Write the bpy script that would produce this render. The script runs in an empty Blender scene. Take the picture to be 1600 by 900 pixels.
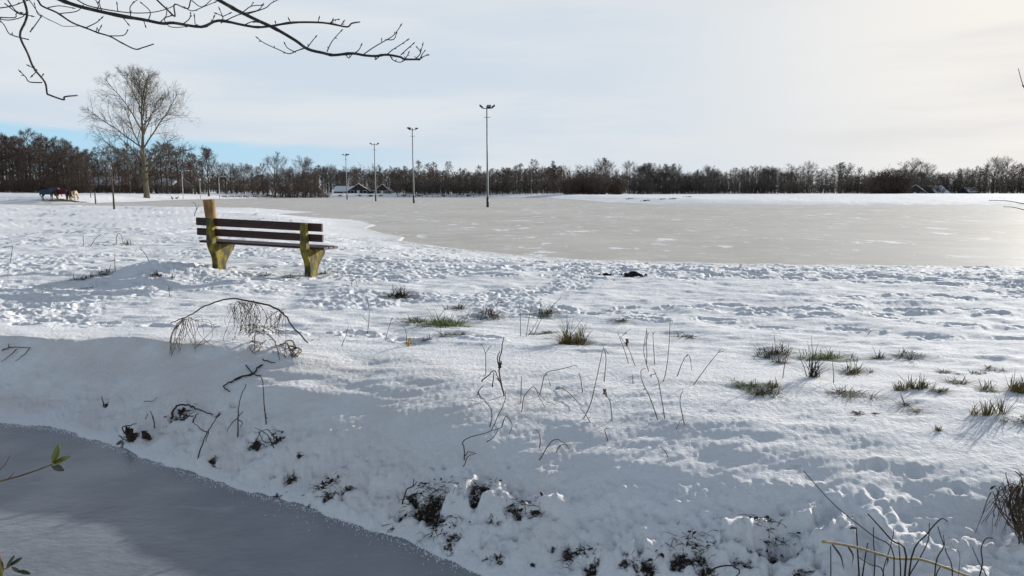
import bpy, math, random
import numpy as np
from mathutils import Vector, Matrix, Quaternion

# ------------------------------------------------------------------ camera, sky, sun, exposure
scene = bpy.context.scene
C = scene.collection
FPX, CAMZ, HOR = 1164.0, 1.22, 301.0          # focal length in photo pixels, eye height, horizon row
PITCH = math.atan((450 - HOR) / FPX)
cam_d = bpy.data.cameras.new('camera')
cam = bpy.data.objects.new('camera', cam_d); C.objects.link(cam)
cam_d.sensor_width = 36; cam_d.lens = 36 * FPX / 1600
cam_d.clip_start = 0.05; cam_d.clip_end = 6000
cam.location = (0, 0, CAMZ); cam.rotation_euler = (math.pi / 2 - PITCH, 0, 0)
scene.camera = cam
scene.view_settings.view_transform = 'Standard'; scene.view_settings.look = 'None'
scene.view_settings.gamma = 1; scene.view_settings.use_curve_mapping = False
scene.view_settings.exposure = 0.38

SUN_AZ, SUN_EL = math.radians(45), math.radians(12.2)   # azimuth to the right of the view
SDIR = Vector((math.sin(SUN_AZ) * math.cos(SUN_EL), math.cos(SUN_AZ) * math.cos(SUN_EL), math.sin(SUN_EL)))
sun_d = bpy.data.lights.new('sun', 'SUN'); sun_d.energy = 5.0; sun_d.angle = math.radians(0.7); sun_d.color = (1, .95, .87)
sun = bpy.data.objects.new('sun', sun_d); C.objects.link(sun)
sun.rotation_euler = (-SDIR).to_track_quat('-Z', 'Y').to_euler()


def build_world():
    w = bpy.data.worlds.new('World'); scene.world = w; w.use_nodes = True
    nt = w.node_tree; N = nt.nodes; L = nt.links; N.clear()
    def math_(op, a, b=None, c=None, clamp=False):
        n = N.new('ShaderNodeMath'); n.operation = op; n.use_clamp = clamp
        for i, v in enumerate((a, b, c)):
            if v is None: continue
            if isinstance(v, (int, float)): n.inputs[i].default_value = v
            else: L.new(v, n.inputs[i])
        return n.outputs[0]
    def rng(v, a, b, lo=0, hi=1):
        n = N.new('ShaderNodeMapRange'); n.interpolation_type = 'SMOOTHSTEP'
        L.new(v, n.inputs[0]); n.inputs[1].default_value = a; n.inputs[2].default_value = b
        n.inputs[3].default_value = lo; n.inputs[4].default_value = hi
        return n.outputs[0]
    def mix(f, a, b):
        n = N.new('ShaderNodeMix'); n.data_type = 'RGBA'
        for s, v in ((n.inputs[0], f), (n.inputs[6], a), (n.inputs[7], b)):
            if isinstance(v, (int, float)): s.default_value = v
            elif isinstance(v, tuple): s.default_value = (*v, 1)
            else: L.new(v, s)
        return n.outputs[2]
    out = N.new('ShaderNodeOutputWorld'); bg = N.new('ShaderNodeBackground'); bg.inputs[1].default_value = 0.1
    L.new(bg.outputs[0], out.inputs[0])
    sky = N.new('ShaderNodeTexSky'); sky.sky_type = 'NISHITA'; sky.sun_disc = False
    sky.sun_elevation = SUN_EL; sky.sun_rotation = SUN_AZ
    sky.air_density = 1.0; sky.dust_density = 1.0; sky.ozone_density = 1.5
    tc = N.new('ShaderNodeTexCoord'); sep = N.new('ShaderNodeSeparateXYZ'); L.new(tc.outputs['Generated'], sep.inputs[0])
    x, y, z = sep.outputs
    el = math_('MULTIPLY', math_('ARCSINE', z), 57.2958)
    az = math_('MULTIPLY', math_('ARCTAN2', x, y), 57.2958)
    # thin cloud veil, brighter round the (hidden) sun, thinning towards the zenith
    dot = N.new('ShaderNodeVectorMath'); dot.operation = 'DOT_PRODUCT'; L.new(tc.outputs['Generated'], dot.inputs[0]); dot.inputs[1].default_value = tuple(SDIR)
    glow = math_('POWER', math_('MAXIMUM', dot.outputs['Value'], 0), 6)
    mp = N.new('ShaderNodeMapping'); mp.inputs['Scale'].default_value = (1.6, 1.6, 13); mp.inputs['Rotation'].default_value = (0.04, -0.07, 0.3)
    L.new(tc.outputs['Generated'], mp.inputs[0])
    ns = N.new('ShaderNodeTexNoise'); ns.inputs['Scale'].default_value = 1.7; ns.inputs['Detail'].default_value = 5; ns.inputs['Roughness'].default_value = .5
    L.new(mp.outputs[0], ns.inputs[0])
    streak = rng(ns.outputs[0], .36, .68, 0, 1)
    veil = mix(rng(glow, .06, 1.0), (4.85, 5.5, 6.2), (7.3, 7.0, 6.55))
    veil = mix(math_('MULTIPLY', streak, .9), veil, mix(rng(glow, .05, .9), (5.75, 6.1, 6.4), (6.0, 5.95, 5.85)))
    # the deck's ragged lower edge, with clear blue below it on the side away from the sun
    nl = N.new('ShaderNodeTexNoise'); nl.inputs['Scale'].default_value = 4.5; nl.inputs['Detail'].default_value = 6
    L.new(mp.outputs[0], nl.inputs[0])
    edge = math_('ADD', el, math_('ADD', math_('MULTIPLY', math_('SUBTRACT', nl.outputs[0], .5), 1.3), math_('MULTIPLY', az, .06)))
    up = rng(edge, 1.75, 2.75)                       # 1 = inside the deck
    low = rng(el, 3.4, .6)                      # horizon haze
    right = rng(az, -24, 0, .22, 1)
    cover = math_('MAXIMUM', math_('MAXIMUM', up, math_('MULTIPLY', low, .85)), right)
    clear = mix(.88, sky.outputs[0], (2.9, 5.5, 7.4))
    col = mix(cover, clear, veil)
    thin = rng(el, 10, 42)
    col = mix(math_('MULTIPLY', thin, .9), col, mix(.6, sky.outputs[0], (1.1, 1.35, 1.85)))
    below = rng(el, -.5, -4)
    col = mix(below, col, (4.5, 4.6, 4.8))
    L.new(col, bg.inputs[0])
build_world()

rnd = random.Random(11)
nprng = np.random.default_rng(5)
ICE = -0.40

def ray(px, py):
    dx, dy = px - 800, py - 450
    c, s = math.cos(PITCH), math.sin(PITCH)
    return dx, FPX * c - dy * s, -(dy * c + FPX * s)      # world direction
def at_z(px, py, z):
    x, y, d = ray(px, py); t = (z - CAMZ) / d
    return Vector((x * t, y * t, z))
def at_y(px, py, Y):
    x, y, d = ray(px, py); t = Y / y
    return Vector((x * t, Y, CAMZ + d * t))

# ------------------------------------------------------------------ materials
MATS = {}
def material(name, col, col2=None, scale=8, rough=.8, bump=0, bscale=40, rnd_amt=0, detail=6, stretch=None, spec=.3, lo=.35, hi=.65):
    m = bpy.data.materials.new(name); m.use_nodes = True; MATS[name] = m
    nt = m.node_tree; N = nt.nodes; L = nt.links
    b = N['Principled BSDF']; b.inputs['Roughness'].default_value = rough
    b.inputs['Specular IOR Level'].default_value = spec
    tc = N.new('ShaderNodeTexCoord'); src = tc.outputs['Object']
    if stretch:
        mp = N.new('ShaderNodeMapping'); mp.inputs['Scale'].default_value = stretch; L.new(src, mp.inputs[0]); src = mp.outputs[0]
    n = N.new('ShaderNodeTexNoise'); n.inputs['Scale'].default_value = scale; n.inputs['Detail'].default_value = detail
    L.new(src, n.inputs[0])
    r = N.new('ShaderNodeMapRange'); r.interpolation_type = 'SMOOTHSTEP'; L.new(n.outputs[0], r.inputs[0]); r.inputs[1].default_value = lo; r.inputs[2].default_value = hi
    mx = N.new('ShaderNodeMix'); mx.data_type = 'RGBA'; L.new(r.outputs[0], mx.inputs[0])
    mx.inputs[6].default_value = (*col, 1); mx.inputs[7].default_value = (*(col2 or [c * .6 for c in col]), 1)
    o = mx.outputs[2]
    if rnd_amt:
        oi = N.new('ShaderNodeObjectInfo'); h = N.new('ShaderNodeHueSaturation')
        rr = N.new('ShaderNodeMapRange'); L.new(oi.outputs['Random'], rr.inputs[0]); rr.inputs[3].default_value = 1 - rnd_amt; rr.inputs[4].default_value = 1 + rnd_amt
        L.new(rr.outputs[0], h.inputs['Value']); L.new(o, h.inputs['Color']); o = h.outputs[0]
    L.new(o, b.inputs['Base Color'])
    if bump:
        n2 = N.new('ShaderNodeTexNoise'); n2.inputs['Scale'].default_value = bscale; n2.inputs['Detail'].default_value = 5; L.new(src, n2.inputs[0])
        bp = N.new('ShaderNodeBump'); bp.inputs['Strength'].default_value = bump; bp.inputs['Distance'].default_value = .01
        L.new(n2.outputs[0], bp.inputs['Height']); L.new(bp.outputs[0], b.inputs['Normal'])
    return m

def snow_material():
    m = bpy.data.materials.new('snow'); m.use_nodes = True; MATS['snow'] = m
    nt = m.node_tree; N = nt.nodes; L = nt.links; b = N['Principled BSDF']
    b.inputs['Roughness'].default_value = .85; b.inputs['Specular IOR Level'].default_value = .12
    tc = N.new('ShaderNodeTexCoord')
    def noise(s, d=5, r=.55):
        n = N.new('ShaderNodeTexNoise'); n.inputs['Scale'].default_value = s; n.inputs['Detail'].default_value = d; n.inputs['Roughness'].default_value = r
        L.new(tc.outputs['Object'], n.inputs[0]); return n.outputs[0]
    def mixc(f, a, c):
        x = N.new('ShaderNodeMix'); x.data_type = 'RGBA'; L.new(f, x.inputs[0])
        for s, v in ((x.inputs[6], a), (x.inputs[7], c)):
            if isinstance(v, tuple): s.default_value = (*v, 1)
            else: L.new(v, s)
        return x.outputs[2]
    base = mixc(noise(.9, 4), (.80, .825, .87), (.87, .87, .87))
    du = N.new('ShaderNodeAttribute'); du.attribute_name = 'dust'
    dm = N.new('ShaderNodeMath'); dm.operation = 'MULTIPLY'; L.new(du.outputs['Fac'], dm.inputs[0]); dr = N.new('ShaderNodeMapRange'); dr.interpolation_type = 'SMOOTHSTEP'
    L.new(noise(2.2, 5, .6), dr.inputs[0]); dr.inputs[1].default_value = .32; dr.inputs[2].default_value = .62; L.new(dr.outputs[0], dm.inputs[1])
    base = mixc(dm.outputs[0], base, (.60, .53, .45))
    at = N.new('ShaderNodeAttribute'); at.attribute_name = 'soil'
    ad = N.new('ShaderNodeMath'); ad.operation = 'ADD'; L.new(at.outputs['Fac'], ad.inputs[0])
    nn = N.new('ShaderNodeMath'); nn.operation = 'MULTIPLY_ADD'; L.new(noise(55, 6, .75), nn.inputs[0]); nn.inputs[1].default_value = 1.7; nn.inputs[2].default_value = -.85
    L.new(nn.outputs[0], ad.inputs[1])
    mr = N.new('ShaderNodeMapRange'); L.new(ad.outputs[0], mr.inputs[0]); mr.inputs[1].default_value = .46; mr.inputs[2].default_value = .74
    soil = mixc(noise(90, 5), (.055, .040, .030), (.012, .009, .008))
    L.new(mixc(mr.outputs[0], base, soil), b.inputs['Base Color'])
    s1 = N.new('ShaderNodeMath'); s1.operation = 'MULTIPLY_ADD'; L.new(noise(170, 3, .6), s1.inputs[0]); s1.inputs[1].default_value = .35
    L.new(noise(34, 5, .6), s1.inputs[2])
    bp = N.new('ShaderNodeBump'); bp.inputs['Strength'].default_value = .8; bp.inputs['Distance'].default_value = .014
    L.new(s1.outputs[0], bp.inputs['Height']); L.new(bp.outputs[0], b.inputs['Normal'])
snow_material()

def ice_material(name, kind):
    m = bpy.data.materials.new(name); m.use_nodes = True; MATS[name] = m
    nt = m.node_tree; N = nt.nodes; L = nt.links; b = N['Principled BSDF']
    tc = N.new('ShaderNodeTexCoord')
    def noise(s, d=5, r=.55, st=None):
        src = tc.outputs['Object']
        if st:
            mp = N.new('ShaderNodeMapping'); mp.inputs['Scale'].default_value = st; mp.inputs['Rotation'].default_value = (0, 0, .25); L.new(src, mp.inputs[0]); src = mp.outputs[0]
        n = N.new('ShaderNodeTexNoise'); n.inputs['Scale'].default_value = s; n.inputs['Detail'].default_value = d; n.inputs['Roughness'].default_value = r
        L.new(src, n.inputs[0]); return n.outputs[0]
    def rg(v, a, c, lo=0, hi=1):
        r = N.new('ShaderNodeMapRange'); r.interpolation_type = 'SMOOTHSTEP'; L.new(v, r.inputs[0])
        for i, k in enumerate((a, c, lo, hi)): r.inputs[i + 1].default_value = k
        return r.outputs[0]
    def mixc(f, a, c):
        x = N.new('ShaderNodeMix'); x.data_type = 'RGBA'; L.new(f, x.inputs[0])
        for s, v in ((x.inputs[6], a), (x.inputs[7], c)):
            if isinstance(v, tuple): s.default_value = (*v, 1)
            else: L.new(v, s)
        return x.outputs[2]
    if kind == 'pond':
        base = mixc(rg(noise(.11, 5), .35, .65), (.50, .48, .44), (.56, .545, .515))
        base = mixc(rg(noise(.8, 6, .7), .40, .75), base, (.64, .615, .57))
        flake = N.new('ShaderNodeMath'); flake.operation = 'MULTIPLY'
        L.new(rg(noise(.75, 6, .74, (1, .55, 1)),   .592, .606), flake.inputs[0]); L.new(rg(noise(.10, 2), .34, .50), flake.inputs[1])
        fl2 = N.new('ShaderNodeMath'); fl2.operation = 'MULTIPLY'; L.new(rg(noise(2.6, 5, .7, (1, .5, 1)), .63, .645), fl2.inputs[0]); L.new(rg(noise(.16, 3), .45, .6), fl2.inputs[1])
        fmx = N.new('ShaderNodeMath'); fmx.operation = 'MAXIMUM'; L.new(flake.outputs[0], fmx.inputs[0]); L.new(fl2.outputs[0], fmx.inputs[1])
        sn = fmx.outputs[0]
        L.new(mixc(sn, base, (.85, .86, .87)), b.inputs['Base Color'])
        L.new(rg(sn, 0, 1, .65, .85), b.inputs['Roughness'])
        b.inputs['Specular IOR Level'].default_value = .05
        h = noise(6, 5)
    else:
        base = mixc(rg(noise(1.3, 5), .3, .7), (.18, .195, .225), (.24, .255, .28))
        base = mixc(rg(noise(3.5, 6, .75, (.5, 1.4, 1)), .55, .8), base, (.34, .355, .37))
        L.new(base, b.inputs['Base Color']); L.new(rg(noise(2.2, 3), .3, .7, .30, .46), b.inputs['Roughness'])
        b.inputs['Specular IOR Level'].default_value = .5
        h = noise(11, 5, .6, (.75, 1.25, 1))
    bp = N.new('ShaderNodeBump'); bp.inputs['Strength'].default_value = .3 if kind == 'pond' else .35; bp.inputs['Distance'].default_value = .02
    L.new(h, bp.inputs['Height']); L.new(bp.outputs[0], b.inputs['Normal'])
ice_material('pond_ice', 'pond'); ice_material('ditch_ice', 'ditch')

material('bark_dark', (.065, .054, .046), (.10, .084, .07), 3, .9, rnd_amt=.25)
material('bark_poplar', (.16, .135, .085), (.09, .08, .055), 2.5, .9, stretch=(3, 3, .5))
material('twig_brown', (.135, .092, .068), (.095, .070, .056), 1.2, .9, rnd_amt=.28)
material('twig_grey', (.125, .102, .082), (.085, .073, .065), 1.2, .9, rnd_amt=.25)
material('twig_red', (.115, .058, .046), (.08, .05, .044), 1.2, .9, rnd_amt=.2)
material('twig_poplar', (.105, .088, .060), (.08, .068, .05), 1.2, .9)
material('needle', (.030, .040, .028), (.045, .045, .035), 1.5, .9, rnd_amt=.2)
material('near_bark', (.030, .026, .026), (.085, .075, .065), 30, .75, bump=.5, bscale=90, lo=.45, hi=.75)
material('plank', (.046, .017, .013), (.022, .009, .008), 5, .55, bump=.3, bscale=30, stretch=(.6, 8, 8))
material('mossy', (.225, .175, .022), (.055, .052, .026), 9, .85, bump=.6, bscale=50, stretch=(1, 1, .7), lo=.36, hi=.62)
material('post_wood', (.34, .21, .075), (.15, .085, .035), 9, .8, bump=.5, bscale=40, stretch=(1.5, 1.5, .25))
material('steel', (.22, .23, .24), (.15, .155, .16), 2, .5, spec=.5)
material('dark_steel', (.03, .032, .036), None, 4, .5)
material('glass_lamp', (.25, .27, .30), (.2, .2, .22), 3, .2)
material('pale_post', (.55, .54, .50), (.42, .41, .38), 3, .6)
material('weathered', (.16, .14, .12), (.09, .08, .07), 4, .85)
material('dry_stem', (.075, .050, .032), (.14, .10, .062), 22, .8)
material('dark_stem', (.030, .022, .018), (.060, .044, .032), 22, .85)
material('pale_stem', (.50, .38, .20), (.33, .24, .12), 25, .7)
material('straw_stub', (.50, .34, .07), (.38, .25, .06), 20, .8)
material('dead_leaf', (.060, .040, .026), (.022, .016, .012), 30, .85)
material('grass_green', (.075, .135, .020), (.13, .16, .04), 14, .7)
material('grass_dark', (.040, .058, .018), (.085, .075, .035), 14, .75)
material('grass_straw', (.22, .16, .055), (.10, .095, .03), 14, .75)
material('leaf_green', (.11, .135, .014), (.15, .15, .02), 18, .35, spec=.5)
material('leaf_dark', (.022, .034, .014), (.035, .045, .016), 18, .4, spec=.5)
material('soil', (.028, .020, .016), (.010, .008, .007), 25, .95, bump=.8, bscale=60)
material('frost', (.85, .87, .90), (.8, .83, .87), 20, .5)
material('brick', (.16, .085, .065), (.11, .065, .055), 6, .9)
material('plaster', (.42, .40, .37), (.34, .33, .31), 2, .9)
material('dark_wall', (.06, .055, .052), (.045, .04, .04), 2, .9)
material('tile_dark', (.055, .05, .05), (.04, .036, .036), 3, .8)
material('roof_snow', (.82, .84, .87), (.75, .77, .8), 2, .7)
material('pane', (.03, .035, .045), None, 3, .1, spec=.6)
material('white_paint', (.7, .7, .68), (.6, .6, .58), 3, .6)
material('horse_dark', (.030, .022, .018), (.05, .035, .025), 3, .6)
material('horse_bay', (.17, .075, .028), (.10, .05, .022), 3, .6)
material('horse_tan', (.42, .30, .17), (.34, .24, .14), 3, .6)
material('hair_black', (.012, .011, .011), None, 3, .6)
material('hair_cream', (.5, .42, .3), None, 3, .7)
material('rug_blue', (.035, .065, .105), (.028, .05, .085), 3, .8)
material('rug_maroon', (.11, .012, .022), (.08, .01, .018), 3, .8)
material('rug_wine', (.055, .010, .014), (.04, .008, .012), 3, .8)
material('hay', (.34, .25, .12), (.22, .16, .08), 4, .95)
material('feather', (.022, .020, .020), (.04, .036, .033), 6, .7)
material('feather_pale', (.35, .33, .3), None, 6, .7)

# ------------------------------------------------------------------ mesh helpers
class Geo:
    def __init__(self): self.v = []; self.f = []
    def tube(self, pts, rad, sides=5, cap=True):
        n0 = len(self.v); pts = [Vector(p) for p in pts]; n = len(pts)
        if isinstance(rad, (int, float)): rad = [rad] * n
        up = None
        for i, p in enumerate(pts):
            d = (pts[min(i + 1, n - 1)] - pts[max(i - 1, 0)])
            if d.length < 1e-9: d = Vector((0, 0, 1))
            d.normalize()
            if up is None: up = d.orthogonal().normalized()
            up = (up - d * up.dot(d))
            if up.length < 1e-6: up = d.orthogonal()
            up.normalize(); sd = d.cross(up)
            for k in range(sides):
                a = 2 * math.pi * k / sides
                q = p + (up * math.cos(a) + sd * math.sin(a)) * rad[i]
                self.v.append((q.x, q.y, q.z))
        for i in range(n - 1):
            for k in range(sides):
                a = n0 + i * sides + k; b = n0 + i * sides + (k + 1) % sides
                self.f.append((a, b, b + sides, a + sides))
        if cap:
            self.f.append(tuple(n0 + k for k in reversed(range(sides))))
            self.f.append(tuple(n0 + (n - 1) * sides + k for k in range(sides)))
    def ribbon(self, pts, wid, side):
        n0 = len(self.v); n = len(pts)
        for i, p in enumerate(pts):
            w = wid[i] if not isinstance(wid, (int, float)) else wid
            a = Vector(p) - side * w; b = Vector(p) + side * w
            self.v += [tuple(a), tuple(b)]
        for i in range(n - 1):
            a = n0 + 2 * i; self.f.append((a, a + 1, a + 3, a + 2))
    def box(self, x0, x1, y0, y1, z0, z1):
        n = len(self.v)
        self.v += [(x, y, z) for z in (z0, z1) for y in (y0, y1) for x in (x0, x1)]
        self.f += [tuple(n + i for i in q) for q in ((0, 2, 3, 1), (4, 5, 7, 6), (0, 1, 5, 4), (2, 6, 7, 3), (0, 4, 6, 2), (1, 3, 7, 5))]
    def prism(self, poly, axis, a, b):
        """poly of 2-D points extruded along axis (0=x,1=y) from a to b; 2-D = (other horizontal, z)"""
        n = len(self.v); m = len(poly)
        for t in (a, b):
            for (u, w) in poly: self.v.append((t, u, w) if axis == 0 else (u, t, w))
        self.f.append(tuple(n + i for i in range(m))); self.f.append(tuple(n + m + i for i in reversed(range(m))))
        for i in range(m):
            j = (i + 1) % m; self.f.append((n + i, n + m + i, n + m + j, n + j))
    def mesh(self, name, mat, smooth=False):
        me = bpy.data.meshes.new(name); me.from_pydata(self.v, [], self.f); me.update()
        if smooth: me.polygons.foreach_set('use_smooth', [True] * len(me.polygons))
        me.materials.append(MATS[mat]); return me
    def obj(self, name, mat, parent=None, smooth=False):
        return link(name, self.mesh(name, mat, smooth), parent)
def link(name, data, parent=None):
    o = bpy.data.objects.new(name, data); C.objects.link(o)
    if parent is not None: o.parent = parent
    return o
def tag(o, label=None, cat=None, group=None, kind=None):
    for k, v in (('label', label), ('category', cat), ('group', group), ('kind', kind)):
        if v: o[k] = v
    return o
def empty(name, loc, label, cat, group=None, rz=0):
    o = bpy.data.objects.new(name, None); C.objects.link(o); o.location = loc; o.rotation_euler.z = rz
    o.empty_display_size = .1
    return tag(o, label, cat, group)
def bevel(o, w=.006, seg=2):
    m = o.modifiers.new('bevel', 'BEVEL'); m.width = w; m.segments = seg; m.limit_method = 'ANGLE'
    return o
KIDS = {}
def copy_thing(root, kids, loc, rz, scale, label, group, zscale=None):
    r = root.copy(); C.objects.link(r); r.location = loc; r.rotation_euler = (0, 0, rz)
    r.scale = (scale, scale, zscale or scale); r['label'] = label; r['group'] = group
    for k in kids:
        c = k.copy(); C.objects.link(c); c.parent = r
    return r

# ------------------------------------------------------------------ terrain
def sm(t):
    t = np.clip(t, 0, 1); return t * t * (3 - 2 * t)
pond_px = [(1600, 418), (1400, 416), (1200, 414), (1000, 410), (900, 406), (800, 398.5), (720, 390), (660, 382), (627, 377),
           (633, 371), (604, 366), (572, 357), (588, 352), (550, 343.5), (490, 340), (432, 334.5), (500, 331), (465, 329), (400, 328), (330, 326.5),
           (215, 323), (100, 320.6), (0, 320.2), (-160, 320), (-160, 317.7), (0, 317.8), (120, 317.8), (215, 315), (262, 312.6), (330, 311), (400, 309.6), (480, 308.6), (600, 308.2),
           (720, 308.2), (800, 308.6), (860, 309.6), (905, 312.5), (950, 316.5), (1030, 319.4), (1200, 320), (1400, 320.4), (1600, 320.2)]
POND = [(p.x, p.y) for p in (at_z(a, b, ICE) for a, b in pond_px)]
POND = [(60, 17.5), (30, 16.6)] + POND[0:] + [(110, 96)]
POND = np.array(POND)
ditch_px = [(0, 660), (100, 672), (200, 706), (300, 741), (400, 771), (500, 800), (560, 822), (640, 851), (700, 876), (760, 900)]
E = [at_z(a, b, ICE) for a, b in ditch_px]
EX = np.array([-60, -30, -12, -6] + [p.x for p in E] + [1.03, 2.2, 4, 8, 30])
EY = np.array([15, 10, 6.6, 5.6] + [p.y for p in E] + [2.64, 2.42, 2.2, 1.9, 1.0])
DW = 2.7
def pond_dist(X, Y):
    d = np.full(X.shape, 1e9); ins = np.zeros(X.shape, bool); n = len(POND)
    for i in range(n):
        ax, ay = POND[i]; bx, by = POND[(i + 1) % n]; vx, vy = bx - ax, by - ay
        t = np.clip(((X - ax) * vx + (Y - ay) * vy) / (vx * vx + vy * vy), 0, 1)
        d = np.minimum(d, (X - ax - t * vx) ** 2 + (Y - ay - t * vy) ** 2)
        c = (ay > Y) != (by > Y)
        if by != ay: ins ^= c & (X < vx * (Y - ay) / (by - ay) + ax)
    d = np.sqrt(d); return np.where(ins, -d, d)
def bank_s(X, Y):
    s = (Y - np.interp(X, EX, EY)) * .90
    return s - (.018 * np.sin(9.3 * X) + .010 * np.sin(23 * X + 1) + .006 * np.sin(51 * X + 2.2)) * np.exp(-np.abs(s) / .10)
def crest_s(X):
    return np.interp(X, [-6, -4, -2.6, -.9, .3, 1.2, 2.5, 5], [.68, .70, .95, 1.6, 1.85, 1.85, 1.8, 1.8]) \
        + (.05 * np.sin(2.3 * X + 1) + .03 * np.sin(5.6 * X + .4)) * np.interp(X, [-1.5, 0], [1, .4])
def base_h(X, Y):
    dp = pond_dist(X, Y)
    near = ICE + .03 * sm(dp / .12) + .37 * sm(dp / 6.0) - .30 * sm((Y - 55) / 45)
    lf = sm((-X - 35) / 25)
    rt = sm((X - 15) / 40)
    A = .9 * lf + .22 * rt + .45 * (1 - lf) * (1 - rt); B = 12 * lf + 6 * rt + 10 * (1 - lf) * (1 - rt)
    Cc = .95 * lf + 1.15 * rt + 1.1 * (1 - lf) * (1 - rt); D = 45 * lf + 60 * rt + 25 * (1 - lf) * (1 - rt)
    far = ICE + .03 + A * sm(dp / B) + Cc * (1 - np.exp(-np.maximum(dp, 0) / D))
    w = np.where(X < 0, Y > 111, Y > 60)
    zf = np.where(w, far, near)
    zf = np.where(dp < 0, ICE + np.maximum(dp * .5, -.25) - .004, zf)
    zf = zf + .19 * np.exp(-((X + 5.25) / .75) ** 2 - ((Y - 11.2) / .5) ** 2) + .05 * np.exp(-((X + 6.3) / 1.2) ** 2 - ((Y - 10.8) / .5) ** 2)
    s = bank_s(X, Y); sc = crest_s(X); m = sm((-X - 1.2) / 1.6)
    th = np.interp(X, [-3, 0, 1.5], [.07, .10, .18]); tw = np.interp(X, [-3, 0, 1.5], [.22, .2, .16])
    u = np.clip((s - tw) / (sc - tw), 0, 1)
    prof = m * (u ** 1.25) + (1 - m) * (1 - (1 - u) ** 2.2)
    cb = .05 * m + .01 * (1 - m)
    zb = ICE + th * sm(s / tw) + (-ICE + cb - th) * prof
    z = np.where(s < sc, zb, zf + cb * np.exp(-((s - sc) / 1.1) ** 2))
    z = np.where(s < 0, ICE - .06, z)
    s2 = -s - DW
    z = np.where(s2 > 0, ICE + .02 + .18 * sm(s2 / .5) + .15 * sm((s2 - .3) / 2), z)
    return z, dp, s, sc
# fine relief on a raster over the near field
RX0, RX1, RY0, RY1, RD = -15.0, 15.0, 1.0, 26.0, .016
NX, NY = int((RX1 - RX0) / RD), int((RY1 - RY0) / RD)
def fftnoise(wl0, wl1, p, ang=0, ratio=1, seed=0, ny=NY, nx=NX, dx=RD):
    r = np.random.default_rng(seed).standard_normal((ny, nx)).astype(np.float32)
    F = np.fft.rfft2(r); ky = np.fft.fftfreq(ny, dx)[:, None]; kx = np.fft.rfftfreq(nx, dx)[None, :]
    c, s = math.cos(ang), math.sin(ang)
    a = (kx * c + ky * s) * ratio; b = (-kx * s + ky * c)
    k = np.sqrt(a * a + b * b); k[0, 0] = 1e9
    amp = k ** (-p) * np.exp(-(1 / (k * wl1)) ** 4) * np.exp(-(k * wl0) ** 2)
    amp[0, 0] = 0
    o = np.fft.irfft2(F * amp, s=(ny, nx)); return (o / o.std()).astype(np.float32)
gx = RX0 + (np.arange(NX) + .5) * RD; gy = RY0 + (np.arange(NY) + .5) * RD
GX, GY = np.meshgrid(gx, gy)
_cy, _cx = np.meshgrid(np.arange(0, NY, 6), np.arange(0, NX, 6), indexing='ij')
def up6(a):                                     # coarse raster back to full size, bilinear
    yi = np.clip(np.arange(NY) / 6, 0, a.shape[0] - 1.001); xi = np.clip(np.arange(NX) / 6, 0, a.shape[1] - 1.001)
    y0 = yi.astype(int); x0 = xi.astype(int); fy = (yi - y0)[:, None]; fx = (xi - x0)[None, :]
    return (a[y0][:, x0] * (1 - fy) * (1 - fx) + a[y0 + 1][:, x0] * fy * (1 - fx) + a[y0][:, x0 + 1] * (1 - fy) * fx + a[y0 + 1][:, x0 + 1] * fy * fx)
_, DPc, Sc_, SCc = base_h(gx[_cx], gy[_cy])
DPr, Sr, SCr = up6(DPc), up6(Sc_), up6(SCc)
field = sm((Sr - SCr - .1) / .8) * sm((DPr + .1) / .5)                        # 1 on the open snow
bankm = sm(Sr / .05) * (1 - sm((Sr - SCr) / .4))
toe = sm(Sr / .04) * (1 - sm((Sr - .30) / .45)) * np.interp(GX, [-4.5, -3, -1.5, 0], [.35, .6, 1, 1])
R = np.zeros((NY, NX), np.float32); SO = np.zeros((NY, NX), np.float32)
lump = fftnoise(.25, 2.5, 1.6, seed=1); sast = fftnoise(.035, .35, 1.1, ang=.30, ratio=3.5, seed=2)
sast2 = fftnoise(.10, .9, 1.3, ang=-.25, ratio=3.0, seed=3); rough = fftnoise(.035, .30, .9, seed=4)
patch = fftnoise(1.0, 6, 1.5, seed=6)
billow = np.abs(fftnoise(.05, .30, 1.0, seed=5))
trample = sm((patch + .55) / 1.2) * np.maximum(sm((Sr - SCr - 1.3 - .9 * np.clip(GX, -.5, 2)) / 1.6), sm((-GX - 3.2) / .8) * sm((Sr - SCr - .35) / .5))
trample = np.maximum(trample, sm((5.5 - DPr) / 2) * sm((GX + 5) / 3)) * field
smoothz = np.interp(GX, [-2, -.5], [0, 1]) * (1 - sm((Sr - SCr - 1.2) / 1.5))
R += field * (lump * .0105 * (1 - .55 * smoothz) + sast2 * .0050) + field * (1 - .5 * trample) * sast * .0034
R += trample * rough * (.0035 + .0045 * sm(patch + .3))
R += bankm * (lump * (.010 - .005 * smoothz) + sast2 * (.007 - .004 * smoothz) + sast * .0022)
grit = fftnoise(.02, .09, .5, seed=12)
slump = fftnoise(.12, .8, 1.2, ang=.3, ratio=1.6, seed=14)
R += toe * ((.9 - billow) * .007 + slump * .016 + rough * .0055 + grit * .0034) + bankm * grit * .0010
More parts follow.
